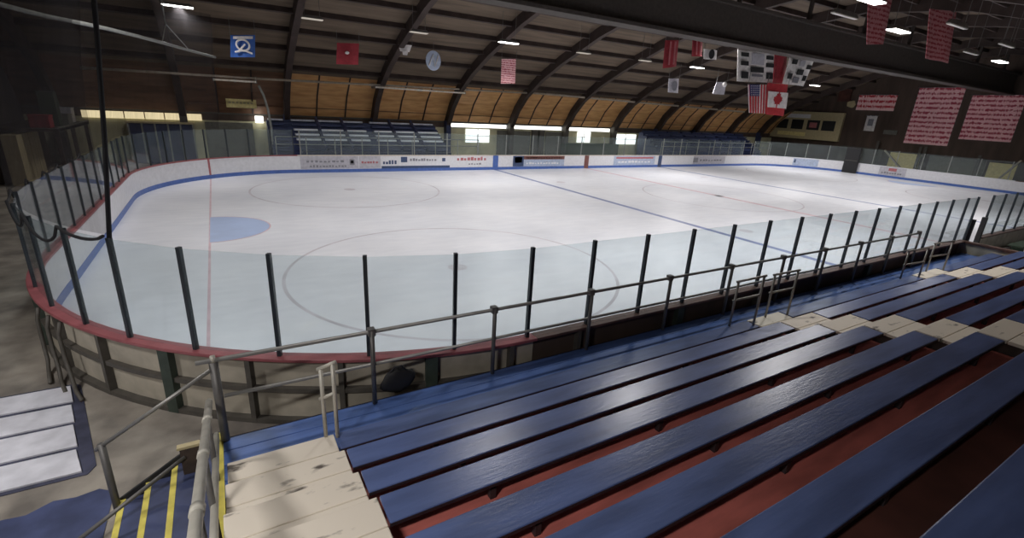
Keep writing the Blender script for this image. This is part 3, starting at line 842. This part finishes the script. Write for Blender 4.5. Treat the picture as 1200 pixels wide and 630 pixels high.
# ------------------------------------------------------------------ front railing along the deck
YR = -.235
ZT, ZM, rr = 1.70, 1.245, .025
fr = thing('front_railing', 'long steel pipe railing along the front of the blue deck', 'railing', (10, YR, DZ))
MB().tube([(2.77, YR, ZT), (20.2, YR, ZT - .02)], rr, 10).build('top_rail', 'galv', fr, smooth=True)
MB().tube([(2.98, YR, ZM), (20.2, YR, ZM - .03)], rr*.9, 10).build('mid_rail', 'galv', fr, smooth=True)
for px, py in ((435, 388), (579, 361), (693, 341), (785, 326), (857, 313), (918, 302), (967, 293), (1009, 285), (1045, 279), (1077, 274)):
    x = at(px, py, 1, YR).x
    MB().tube([(x, YR - .03, DZ - .02), (x, YR - .03, ZT + .03)], .03, 10).build('rail_post', 'raildark', fr, smooth=True)
    MB().box(x - .045, x + .045, YR - .05, YR + .05, ZT - .05, ZT + .05).build('clamp', 'raildark', fr, bevel=.01)
cp = thing('corner_post', 'dark steel corner post where the railing meets the stair handrails', 'post', (2.93, YR, DZ))
MB().tube([(2.93, YR, DZ - .1), (2.93, YR, 1.68)], .045, 12).build('post', 'raildark', cp, smooth=True)
MB().tube([(2.93, YR, 1.68), (2.93, YR, 1.75)], .028, 10).build('post_tip', 'galvlight', cp, smooth=True)
# sloping stair rail
sr = thing('stair_handrail', 'sloping pipe handrail from the corner post down to the blue steps', 'handrail', (1.85, -.12, 0))
p0, p1 = at(112, 527, 1, -.12), at(246, 434, 1, -.2)
MB().tube([p0, p1], .022, 10).build('rail', 'galv', sr, smooth=True)
pp_ = at(119, 523, 1, -.12)
MB().tube([(pp_.x, -.12, 0.0), (pp_.x, -.12, pp_.z + .03)], .035, 10).build('post', 'raildark', sr, smooth=True)
sr2 = thing('stair_handrail', 'dark pipe handrail crossing over the yellow stair nosings', 'handrail', (2, -.5, 0))
p0, p1 = at(217, 535, 1, -.30), at(60, 657, 1, -.75)
MB().tube([p1, p0], .022, 10).build('rail', 'raildark', sr2, smooth=True)
MB().tube([(p1.x, p1.y, 0), p1], .022, 10).build('post', 'raildark', sr2, smooth=True)
# aisle handrail beside the cream steps
ah = thing('aisle_handrail', 'thick pale pipe handrail running up beside the cream steps', 'handrail', (2.85, -2, .7))
A0, A1 = Vector((2.828, -.16, 1.17)), Vector((2.90, -3.2, 2.17))
A2 = A1 + (A1 - A0) * .3
MB().tube([A0, A1, A2], .036, 14).build('top_rail', 'galvlight', ah, smooth=True)
B0, B1 = Vector((2.845, -.18, .74)), Vector((2.895, -2.5, 1.40))
B2 = B1 + (B1 - B0) * .6
MB().tube([B0, B1, B2], .03, 12).build('mid_rail', 'galvlight', ah, smooth=True)
for y in (-.9, -1.9, -2.9):
    u = (y + .16) / (-3.04)
    x = 2.828 + .072*u
    MB().tube([(x, y, NZ[0] - .2), (x, y, 1.17 + u * 1.0)], .026, 10).build('rail_post', 'raildark', ah, smooth=True)
    MB().tube([(x, y - .05, 1.17 + u*1.0 + .016), (x, y + .05, 1.17 + u*1.0 - .016)], .043, 12).build('coupling', 'galvlight', ah, smooth=True)

# short U frames at the aisles
def uframe(lbl, feet, tops, m='galv', y=-.9):
    t_ = thing('barrier', lbl, 'barrier', feet[0])
    f0, f1 = Vector(feet[0]), Vector(feet[1]); t0, t1 = Vector(tops[0]), Vector(tops[1])
    MB().tube([f0, t0], .022, 8).build('post', m, t_, smooth=True)
    MB().tube([f1, t1], .022, 8).build('post', m, t_, smooth=True)
    e = (t1 - t0).normalized() * .04
    MB().tube([t0 - e, t1 + e], .022, 8).build('top_bar', m, t_, smooth=True)
    d = Vector((0, 0, .36)); MB().tube([t0 - d - e, t1 - d + e*.2], .020, 8).build('lower_bar', m, t_, smooth=True)
uframe('short pale rail frame at the top corner of the near cream steps', ((3.90, -.93, .88), (4.01, -1.0, .88)), ((3.90, -.93, 1.73), (4.01, -1.0, 1.80)), 'galvlight')
uframe('short steel rail frame, left one of the pair at the middle aisle', ((10.9, -.95, .876), (11.36, -1.12, .876)), ((10.9, -.95, 1.74), (11.36, -1.12, 1.84)))
uframe('short steel rail frame, right one of the pair at the middle aisle', ((11.95, -.98, .876), (12.48, -1.1, .876)), ((11.95, -.98, 1.74), (12.48, -1.1, 1.80)))
uframe('short steel rail frame, left one of the pair at the distant aisle', ((17.7, -.95, .876), (18.35, -1.1, .876)), ((17.7, -.95, 1.60), (18.35, -1.1, 1.66)))
uframe('short steel rail frame, right one of the pair at the distant aisle', ((19.2, -.95, .876), (19.85, -1.1, .876)), ((19.2, -.95, 1.66), (19.85, -1.1, 1.70)))
# dark jacket-like bundle by the boards
bn = thing('black_bag', 'black bag leaning on the boards beside the first railing post', 'bag', (5.3, -.125, DZ))
def blob(c, rx, ry, rz, n=10, mm=14, j=.08):
    m = MB(); c = Vector(c)
    for a in range(n + 1):
        th = pi * a / n
        for b in range(mm):
            ph = 2*pi*b/mm; k = 1 + j*sin(3*ph + 2*th) + j*.6*cos(5*th + ph)
            m.v.append(c + Vector((rx*sin(th)*cos(ph)*k, ry*sin(th)*sin(ph)*k, rz*cos(th)*k)))
    for a in range(n):
        for b in range(mm):
            m.f.append((a*mm+b, a*mm+(b+1)%mm, (a+1)*mm+(b+1)%mm, (a+1)*mm+b))
    return m
bp_ = at(466, 431, 1, -.13)
blob((bp_.x, -.125, DZ + .17), .24, .05, .17).build('body', 'black', bn, smooth=True)
MB().tube([(bp_.x - .12, -.125, DZ + .06 + .23), (bp_.x - .04, -.125, DZ + .06 + .32), (bp_.x + .06, -.125, DZ + .06 + .32), (bp_.x + .13, -.125, DZ + .06 + .22)], .015, 8).build('handle', 'black', bn, smooth=True)

# hoses leaning over the left boards
hp, _ = path_points(P_left, [7.35, 7.75, 8.2])
for n_, ((x, y), (nx, ny)) in enumerate(hp):
    nn = Vector((nx, ny, 0)); tx = Vector((ny, -nx, 0)); c0 = Vector((x, y, 0))
    o = MB().tube([c0 + nn*.21 + Vector((0, 0, 1.0)), c0 + nn*.25 + tx*.03 + Vector((0, 0, .8)), c0 + nn*.27 - tx*.04 + Vector((0, 0, .45)), c0 + nn*.29 - tx*.16 + Vector((0, 0, .16)), c0 + nn*.36 - tx*.42 + Vector((0, 0, .032)), c0 + nn*.42 - tx*.75 + Vector((0, 0, .028))], .028, 10).build('hose', 'frame', smooth=True)
    tag(o, ['rightmost grey hose hanging down the rounded corner boards', 'middle grey hose hanging down the rounded corner boards', 'leftmost grey hose hanging down the rounded corner boards'][n_], 'hose', 'hoses at the left corner')

# ------------------------------------------------------------------ players box beyond the gate
pb = thing('players_box_wall', 'low brown capped wall of the players box at right edge', 'wall', (24.3, -.9, 0))
MB().box(24.2, 24.3, -2.6, -.02, 0, 1.0).build('panel', 'greige', pb)
MB().box(24.15, 24.36, -2.6, -.0, 1.0, 1.06).build('cap', 'capbrown', pb)
struct(MB().box(24.32, 45, -6, -.2, .3, .42).build('floor_players_box', 'whitefloor'))
gm = thing('box_bench', 'dark green bench in the players box behind the gate', 'bench', (28, -.9, .42))
MB().box(26.2, 34, -1.15, -.75, .86, .92).build('seat', 'green', gm, bevel=.02)
for x in (26.6, 29, 31.4, 33.6): MB().box(x - .05, x + .05, -1.1, -.8, .42, .86).build('leg', 'green', gm)
tag(MB().tube([(25.6, -1.5, .42), (25.6, -1.5, .95)], .06, 10).build('short_post', 'greypanel', smooth=True), 'short grey post on the players box floor', 'post')

# ------------------------------------------------------------------ right end wall
XE = 64.0
struct(MB().box(XE, XE + .3, -10.2, 32.3, 2.3, 11.7).build('wall_right', 'walldark'))
struct(MB().box(XE, XE + .3, -10.2, 32.3, -.3, 2.3).build('wall_right_base', 'wallleft'))
def onwall(px0, px1, py0, py1, x=XE - .05):
    a, b = at(px0, py0, 0, x), at(px1, py1, 0, x)
    return b.y, a.y, b.z, a.z          # y0,y1,z0,z1
for px0, px1, py0, py1, m, nm in ((1044, 1074, 178, 198, 'yellowpanel', 'wall_yellow_panel'), (1160, 1187, 190, 208, 'yellowpanel', 'wall_yellow_panel'), (1090, 1150, 182, 207, 'greypanel', 'wall_grey_panel'), (985, 1030, 170, 190, 'frame', 'wall_dark_opening')):
    y0, y1, z0, z1 = onwall(px0, px1, py0, py1)
    struct(MB().box(XE - .06, XE, y0, y1, max(0, z0 - .5), z1).build(nm, m))
for n_, (px, py0, py1) in enumerate(((1080, 172, 205), (1086, 172, 205), (1149, 182, 210), (1030, 165, 195))):
    a = at(px, py0, 0, XE - .4)
    o = MB().box(XE - .5, XE - .35, a.y - .12, a.y + .12, 0, a.z).build('wall_post', 'frame'); struct(o)
for n_, (p, q_) in enumerate((((1037, 176), (1056, 198)), ((1172, 208), (1197, 188)))):
    a, b = at(*p, 0, XE - 1.0), at(*q_, 0, XE - 1.0)
    lo_, hi_ = (a, b) if a.z < b.z else (b, a)
    lo_ = lo_ + (lo_ - hi_) * (max(0, lo_.z) / (hi_.z - lo_.z))
    o = MB().bar(lo_, hi_, .25, .12).build('stair_beam', 'greige')
    tag(o, ['slanting pale stair beam before the left yellow wall panel', 'slanting pale stair beam before the right yellow wall panel'][n_], 'beam')
# black padded post in the right boards
pa = at(1002, 201, 2, 0)
bpst = thing('padded_door', 'tall black padded door panel standing in the right end boards', 'door panel', (L - .3, 19.4, 0))
a, b = at(994, 172, 0, L - .2), at(1011, 172, 0, L - .2)
MB().box(L - .3, L - .06, b.y, a.y, 0, 2.5).build('pad', 'black', bpst, bevel=.04)
MB().box(L - .32, L - .3, b.y + .1, a.y - .1, 1.2, 1.26).build('seam', 'frame', bpst)

# scoreboard
sbx = XE - .5
y0, y1, z0, z1 = onwall(897, 981, 128, 166, sbx)
sc_ = thing('scoreboard', 'tan scoreboard with a row of dark square windows at far right end', 'scoreboard', (sbx, (y0+y1)/2, z0))
MB().box(sbx, sbx + .4, y0, y1, z0, z1 - .1).build('panel', 'tan', sc_, bevel=.03)
wd = (y1 - y0)
for k, (u, m) in enumerate(((.03, 'black'), (.20, 'black'), (.40, 'black'), (.60, 'markgrey'), (.78, 'black'))):
    ya = y1 - wd * u; yb = ya - wd * .15
    fr_ = MB().box(sbx - .03, sbx, yb, ya, z0 + (z1-z0)*.34, z0 + (z1-z0)*.68).build('digit_window', 'black', sc_)
    if m == 'markgrey': MB().box(sbx - .05, sbx - .03, yb + wd*.03, ya - wd*.03, z0 + (z1-z0)*.42, z0 + (z1-z0)*.6).build('digit', 'markred', fr_)
MB().box(sbx - .03, sbx, y1 - wd*.62, y1 - wd*.22, z0 + (z1-z0)*.74, z0 + (z1-z0)*.88).build('title_strip', 'white', sc_)
MB().box(sbx - .03, sbx, y1 - wd*.60, y1 - wd*.24, z0 + (z1-z0)*.10, z0 + (z1-z0)*.24).build('lower_strip', 'yellowpanel', sc_)
# banners on the end wall
def wallbanner(c, m, lbl, x, cat='banner'):
    P = [at(px, py, 0, x) for px, py in c]
    y0 = (P[1].y + P[2].y)/2; y1 = (P[0].y + P[3].y)/2; zt = (P[0].z + P[1].z)/2; zb = (P[2].z + P[3].z)/2
    t_ = thing('hanging_banner', lbl, cat, (x, (y0+y1)/2, zb))
    q = MB(); n = 10
    for k in range(n + 1):
        y = y1 + (y0 - y1)*k/n; o = .05*sin(k*1.3)
        for z in (zb, zt):
            q.v.append(Vector((x + o, y, z))); q.v.append(Vector((x + o + .02, y, z)))
    for k in range(n):
        a = 4*k; q.f += [(a, a+4, a+6, a+2), (a+1, a+3, a+7, a+5), (a, a+1, a+5, a+4), (a+2, a+6, a+7, a+3)]
    q.f += [(0, 2, 3, 1), (4*n, 4*n+1, 4*n+3, 4*n+2)]
    q.build('cloth', m, t_)
    MB().tube([(x, y0 - .1, zt), (x, y1 + .1, zt)], .04, 8).build('rod', 'housing', t_, smooth=True)
    return t_
wallbanner([(1076, 101), (1128, 104), (1113, 172), (1061, 167)], 'bannerpink', 'large pink and red banner of lettering rows, left of the right pair', XE - .09)
wallbanner([(1138, 106), (1200, 117), (1186, 168), (1127, 162)], 'bannerpink2', 'large pink and red banner of lettering rows at the right edge', XE - .09)
wallbanner([(1006, 111), (1050, 111), (1049, 130), (1004, 129)], 'bannersign', 'small wide red and pink banner left of the large pink banners', XE - .09)
t_ = wallbanner([(1015, 135), (1027, 136), (1025, 154), (1013, 153)], 'flagwhite', 'small white sign with dark emblem on the dark end wall', XE - .09, 'sign')
a = at(1020, 144, 0, XE - .15)
MB().box(a.x - .03, a.x, a.y - .25, a.y + .25, a.z - .3, a.z + .4).build('emblem', 'markgrey', t_)
a, b = at(1036, 152, 0, XE - .2), at(1050, 158, 0, XE - .2)
tag(MB().box(XE - .2, XE - .1, b.y, a.y, b.z, a.z).build('wall_plate', 'greypanel'), 'small grey plate on the end wall below the wide red banner', 'plate')
# gold cluster left of the red sign
gcl = thing('gold_emblem', 'dull gold emblem on the dark wall beside the wide red banner', 'emblem', tuple(at(995, 117, 0, XE - .2)))
c = at(990, 110, 0, XE - .2); MB().box(XE - .25, XE - .1, c.y - .7, c.y + .6, c.z - .8, c.z + .6).build('plate', 'treadbrown', gcl)
c = at(998, 122, 0, XE - .25); blob((XE - .25, c.y, c.z), .08, .45, .32, j=.15).build('badge', 'tan', gcl)

# ------------------------------------------------------------------ flags and banners hung from the girder line
def panelquad(t_, c, y, m, name='cloth', wave=.05, th=.03, n=10):
    P = [at(px, py, 1, y) for px, py in c]        # tl, tr, br, bl
    q = MB()
    for k in range(n + 1):
        u = k / n
        T = P[0].lerp(P[1], u); B = P[3].lerp(P[2], u); o = wave * sin(u * 7)
        for p_ in (B, T):
            q.v.append(Vector((p_.x, y + o, p_.z))); q.v.append(Vector((p_.x, y + o + th, p_.z)))
    for k in range(n):
        a = 4*k; q.f += [(a, a+4, a+6, a+2), (a+1, a+3, a+7, a+5), (a, a+1, a+5, a+4), (a+2, a+6, a+7, a+3)]
    q.f += [(0, 2, 3, 1), (4*n, 4*n+1, 4*n+3, 4*n+2)]
    return q.build(name, m, t_), P
def hang(name, lbl, cat, c, y, m, group=None, wire=True, ztop=8.0):
    P = [at(px, py, 1, y) for px, py in c]
    t_ = thing(name, lbl, cat, ((P[0].x+P[1].x)/2, y, P[2].z), group)
    o, P = panelquad(t_, c, y, m)
    if wire:
        for k in (0, 1):
            MB().tube([P[k], (P[k].x, y, max(ztop, P[k].z + .3))], .012, 6).build('wire', 'raildark', t_)
    return t_, P
def sub(t_, P, y, u0, u1, v0, v1, m, name, d=.07):
    """flat patch sewn on a hung panel: u across from left, v down from top"""
    def pt(u, v): return P[0].lerp(P[1], u).lerp(P[3].lerp(P[2], u), v)
    c = [pt(u0, v1), pt(u1, v1), pt(u1, v0), pt(u0, v0)]
    q = MB().prism([(p_.x, y - d, p_.z) for p_ in c], (0, .02, 0))
    return q.build(name, m, t_)
YB = 12.0
# white panels with dark squares
t_, P = hang('champion_panel', 'white panel with dark picture squares hanging above the striped flag', 'panel', [(865, 58), (908, 63), (906, 97), (864, 95)], YB, 'flagwhite')
for u0, u1, v0, v1, m in ((.06, .26, .07, .2, 'black'), (.06, .26, .34, .48, 'black'), (.08, .26, .68, .9, 'black'), (.34, .68, .06, .42, 'adgrey'), (.32, .68, .5, .68, 'black'), (.36, .66, .74, .82, 'markgrey'), (.74, .94, .10, .22, 'black'), (.74, .96, .34, .48, 'black'), (.76, .95, .66, .88, 'black')):
    sub(t_, P, YB, u0, u1, v0, v1, m, 'picture_square')
t_, P = hang('champion_panel', 'tilted white panel with dark picture squares right of the red cloth', 'panel', [(926, 66), (955, 70), (942, 101), (917, 98)], YB + .3, 'flagwhite')
for u0, u1, v0, v1, m in ((.1, .3, .08, .26, 'black'), (.42, .62, .1, .3, 'adgrey'), (.74, .92, .22, .38, 'black'), (.42, .68, .42, .62, 'black'), (.08, .26, .6, .8, 'black'), (.34, .6, .72, .92, 'markgrey'), (.74, .9, .62, .82, 'black')):
    sub(t_, P, YB + .3, u0, u1, v0, v1, m, 'picture_square', .08)
t_, P = hang('red_cloth', 'plain red cloth hanging between the two white picture panels', 'banner', [(908, 62), (923, 63), (921, 98), (906, 97)], YB + .6, 'darkred')
# striped flag
yf = YB - .4
t_, P = hang('hanging_flag', 'red and white striped flag with blue starred corner under the white panel', 'flag', [(877, 99), (899, 99), (897, 133), (878, 132)], yf, 'flagwhite', ztop=6.9)
for k in range(7):
    sub(t_, P, yf, 2*k/13, (2*k+1)/13, 0, 1, 'red', 'stripe', .06)
cn = sub(t_, P, yf, 0, .54, 0, .4, 'flagblue', 'canton', .08)
def pt(u, v): return P[0].lerp(P[1], u).lerp(P[3].lerp(P[2], u), v)
q = MB()
for i in range(5):
    for j in range(5):
        c = pt(.07 + .1*i, .05 + .075*j); s_ = .03
        star = []
        for k in range(10):
            rr_ = s_ if k % 2 == 0 else s_*.4
            star.append((c.x + rr_*sin(k*pi/5), yf - .1, c.z + rr_*cos(k*pi/5)))
        q.prism(star, (0, .015, 0))
q.build('star', 'flagwhite', cn)
# maple leaf flag (hung sideways as a vertical banner: red, white, red)
yf = YB - .2
t_, P = hang('hanging_flag', 'red and white flag with red leaf hanging right of the striped flag', 'flag', [(900, 97), (924, 99), (919, 136), (898, 134)], yf, 'red', ztop=6.9)
sub(t_, P, yf, 0, 1, .26, .76, 'flagwhite', 'white_field', .06)
c = P[0].lerp(P[1], .48).lerp(P[3].lerp(P[2], .48), .51)
leaf = [(0, 1), (.18, .66), (.4, .76), (.3, .36), (.52, .5), (.6, .36), (.95, .3), (.84, .12), (.95, .0), (.5, -.36), (.56, -.54), (.08, -.46), (.06, -.95), (-.06, -.95), (-.08, -.46), (-.56, -.54), (-.5, -.36), (-.95, .0), (-.84, .12), (-.95, .3), (-.6, .36), (-.52, .5), (-.3, .36), (-.4, .76), (-.18, .66)]
MB().prism([(c.x + x_*.42, yf - .1, c.z + z_*.45) for x_, z_ in leaf], (0, .03, 0)).build('leaf', 'red', t_)
# other banners over the far half
for n_, (c, y, m, lb) in enumerate((
    ([(780, 47), (796, 47), (793, 78), (777, 80)], YB, 'darkred', 'tall dark red banner left of the small white flag with dark dot'),
    ([(812, 46), (824, 47), (823, 66), (811, 66)], YB + .5, 'darkred', 'short dark red banner behind the small white flag'))):
    t_, P = hang('red_banner', lb, 'banner', c, y, m)
    sub(t_, P, y, .28, .38, .05, .9, 'markred', 'stripe'); sub(t_, P, y, .62, .72, .05, .9, 'markred', 'stripe')
t_, P = hang('white_flag', 'small white flag with dark round dot in mid air', 'flag', [(825, 57), (841, 59), (840, 70), (825, 69)], YB, 'flagwhite')
c = pt_ = P[0].lerp(P[2], .5); MB().prism([(c.x + .2*cos(k*pi/8), YB - .09, c.z + .22*sin(k*pi/8)) for k in range(16)], (0, .03, 0)).build('dot', 'black', t_)
t_, P = hang('grey_flag', 'small grey flag with dark ring hanging below the red banner', 'flag', [(784, 92), (796, 92), (795, 109), (783, 108)], 20, 'adgrey')
c = P[0].lerp(P[2], .5); MB().prism([(c.x + .25*cos(k*pi/8), 19.9, c.z + .33*sin(k*pi/8)) for k in range(16)], (0, .03, 0)).build('ring', 'markgrey', t_)
t_, P = hang('white_ornament', 'small pale hanging ornament left of the white picture panel', 'ornament', [(840, 96), (852, 96), (849, 111), (835, 110)], 20, 'adgrey')
blob(tuple(at(849, 99, 1, 19.9)), .22, .15, .18).build('bulge', 'flagwhite', t_)
# upper right red banners, hung closer over the near half
for n_, (c, lb, m) in enumerate(((([(1018, -6), (1048, -8), (1036, 52), (1016, 52)]), 'tall faded red banner of lettering at upper right, left one', 'bannerred'), (([(1090, 10), (1122, 14), (1112, 74), (1085, 68)]), 'tall red banner of lettering at upper right, right one', 'bannerred'))):
    hang('red_banner', lb, 'banner', c, 7.0, m, ztop=11)
# banners under the roof over the far side
YS = 25.0
t_, P = hang('blue_sign', 'square blue banner with white emblem high on the far roof', 'banner', [(270, 41), (299, 41), (299, 67), (270, 67)], YS, 'signblue', ztop=8.0)
sub(t_, P, YS, .1, .9, .06, .18, 'flagwhite', 'title_bar')
q = MB()
c = P[0].lerp(P[2], .5)
ring_ = [(c.x + .3*cos(k*pi/12), YS - .08, c.z + .05 + .26*sin(k*pi/12)) for k in range(25)]
q.tube(ring_, .05, 6)
q.tube([(c.x - .4, YS - .08, c.z - .32), (c.x - .1, YS - .08, c.z - .22), (c.x + .1, YS - .08, c.z - .22), (c.x + .4, YS - .08, c.z - .32)], .05, 6)
q.tube([(c.x - .25, YS - .08, c.z - .3), (c.x + .1, YS - .08, c.z + .1)], .05, 6)
q.build('emblem', 'flagwhite', t_)
t_, P = hang('dark_red_banner', 'dim dark red banner with pale dot on the far roof', 'banner', [(395, 50), (421, 51), (420, 76), (394, 75)], YS, 'darkred', ztop=8.0)
c = P[0].lerp(P[2], .45); blob((c.x, YS - .06, c.z), .12, .04, .08).build('dot', 'flagwhite', t_)
t_, P = hang('white_shield', 'small white shield shaped sign beside the round sign', 'sign', [(467, 52), (483, 53), (480, 61), (469, 60)], YS, 'flagwhite', ztop=8.0)
sub(t_, P, YS, .2, .8, .9, 1.5, 'flagwhite', 'shield_tip')
c = at(508, 71, 1, YS)
rs = thing('round_sign', 'round pale blue and white disc sign below the far roof', 'sign', (c.x, YS, c.z - .5))
MB().prism([(c.x + .5*cos(k*pi/16), YS, c.z + .58*sin(k*pi/16)) for k in range(32)], (0, .05, 0)).build('disc', 'adblue', rs)
MB().tube([(c.x - .3, YS - .03, c.z - .3), (c.x - .05, YS - .03, c.z + .35), (c.x + .1, YS - .03, c.z - .35), (c.x + .3, YS - .03, c.z + .3)], .05, 6).build('emblem', 'flagwhite', rs)
MB().tube([(c.x, YS, c.z + .55), (c.x, YS, 8)], .012, 6).build('wire', 'raildark', rs)
t_, P = hang('pink_banner', 'small pink banner with red rows under a bright lamp', 'banner', [(588, 69), (605, 69), (604, 98), (587, 98)], YS, 'bannerpink', ztop=8.1)

# ------------------------------------------------------------------ lamps
def fixture(loc, state, lbl, length=1.25, wid=.36, ztop=None, power=0, rot=0.0):
    x, y, z = loc
    t_ = thing('light_fixture', lbl, 'lamp', (x, y, z), 'hanging lamps over the rink')
    hx, hy = length/2, wid/2
    MB().quadbox([(x-hx, y-hy, z), (x+hx, y-hy, z), (x+hx, y+hy, z), (x-hx, y+hy, z), (x-hx*.8, y-hy*.55, z+.14), (x+hx*.8, y-hy*.55, z+.14), (x+hx*.8, y+hy*.55, z+.14), (x-hx*.8, y+hy*.55, z+.14)]).build('housing', 'housing', t_)
    MB().box(x-hx*.96, x+hx*.96, y-hy*.92, y+hy*.92, z-.035, z).build('diffuser', {'lit': 'lit', 'dim': 'dim', 'off': 'tubeoff'}[state], t_)
    if ztop is None:
        d = y - 11; ztop = -18.4 + sqrt(max(1, 903 - d*d)) - .3
    for s_ in (-.35, .35):
        MB().tube([(x + s_*length, y, z + .13), (x + s_*length, y, ztop)], .012, 6).build('hanger_wire', 'raildark', t_)
    if power:
        ld = bpy.data.lights.new('lamp_light', 'AREA'); ld.shape = 'RECTANGLE'; ld.size = length; ld.size_y = wid
        ld.energy = power; ld.color = (1, .97, .955); ld.spread = math.radians(150)
        lo = bpy.data.objects.new('lamp_light', ld); COL.objects.link(lo); lo.parent = t_; lo.location = (0, 0, -.05)
    return t_
PW_ = 228
FR = [((208, 7), 'lit', 'bright lamp at upper left near the curved bar'), ((366, 22), 'dim', 'dim lamp, second along the far lamp row'), ((491, 38), 'dim', 'dim lamp above the small white shield sign'), ((596, 50), 'lit', 'bright lamp above the small pink banner'), ((684, 62), 'dim', 'dim lamp right of the bright one above the pink banner'), ((756, 71), 'dim', 'dim lamp just left of the tall dark red banner'), ((817, 79), 'lit', 'bright lamp under the small white flag with dot'), ((955, 100), 'lit', 'bright lamp right of the tilted white picture panel')]
for (px, py), s_, lb in FR:
    p_ = at(px, py, 2, 8.0)
    fixture(p_, s_, lb, 1.0 if s_ == 'dim' else 1.25, power=PW_ * (1.4 if s_ == 'lit' else .5) * (.6 if p_.x < 10 else 1 if p_.x < 30 else 1.5))
NR = [((1053, 36), 'lit', 'bright lamp between the two tall upper right banners'), ((1020, 0), 'lit', 'brightest lamp cut by the top edge of the picture'), ((1172, 72), 'lit', 'bright lamp at the right edge above the big girder'), ((1122, 30), 'off', 'long unlit tube lamp in front of the right tall red banner'), ((990, 18), 'off', 'unlit tube lamp left of the tall faded banner'), ((1180, 53), 'off', 'long unlit tube lamp at the right edge'), ((1138, 62), 'off', 'short unlit tube lamp left of the right edge lamp')]
for (px, py), s_, lb in NR:
    p_ = at(px, py, 2, 8.0)
    fixture(p_, s_, lb, 1.6 if s_ == 'off' else 1.25, .14 if s_ == 'off' else .36, power=PW_ * (1.3 if p_.x < 30 else 1.9) if s_ == 'lit' else 0)
# lamp rows go on above the frame; girder ones added to brighten far-right ice
for x, y, z, pw, lb in ((3.0, 12.5, 8.6, .75, 'lamp above the left goal area'), (9.5, 12.5, 8.6, .7, 'lamp above the left face-off circles'), (15.5, 12.5, 8.6, .8, 'lamp above the ice left of the blue line'), (9.0, 4.3, 8, .45, 'lamp above the near face-off circle'), (27, 12.5, 8.6, .8, 'first added lamp, unseen behind the big girder'), (36, 12.5, 8.6, 1.0, 'second added lamp, unseen behind the big girder'), (45, 12.5, 8.6, 1.3, 'third added lamp, unseen behind the big girder'), (53, 12.5, 8.6, 1.3, 'fourth added lamp, unseen behind the big girder'), (14.5, 4.3, 8, 1.0, 'lamp above the near boards by the middle aisle'), (3.0, 4.3, 8, .4, 'lamp above the near left corner'), (-2.5, 0.5, 6.6, .85, 'lamp over the walkway behind the left goal'), (0.4, -5.6, 6.1, 1.15, 'lamp over the near end of the stand')):
    fixture((x, y, z), 'lit', lb + ('' if 'girder' in lb else ', out of the picture'), power=PW_ * pw)

# ------------------------------------------------------------------ world and view
w = bpy.data.worlds.new('hall_air'); SC.world = w; w.use_nodes = True
w.node_tree.nodes['Background'].inputs[0].default_value = (.9, .95, 1, 1)
w.node_tree.nodes['Background'].inputs[1].default_value = .25
SC.view_settings.view_transform = 'Standard'; SC.view_settings.look = 'None'
SC.view_settings.gamma = 1; SC.view_settings.use_curve_mapping = False
SC.view_settings.exposure = 0.0
SC.cycles.use_denoising = True
SC.cycles.max_bounces = 8; SC.cycles.transparent_max_bounces = 24
SC.cycles.sample_clamp_indirect = 4
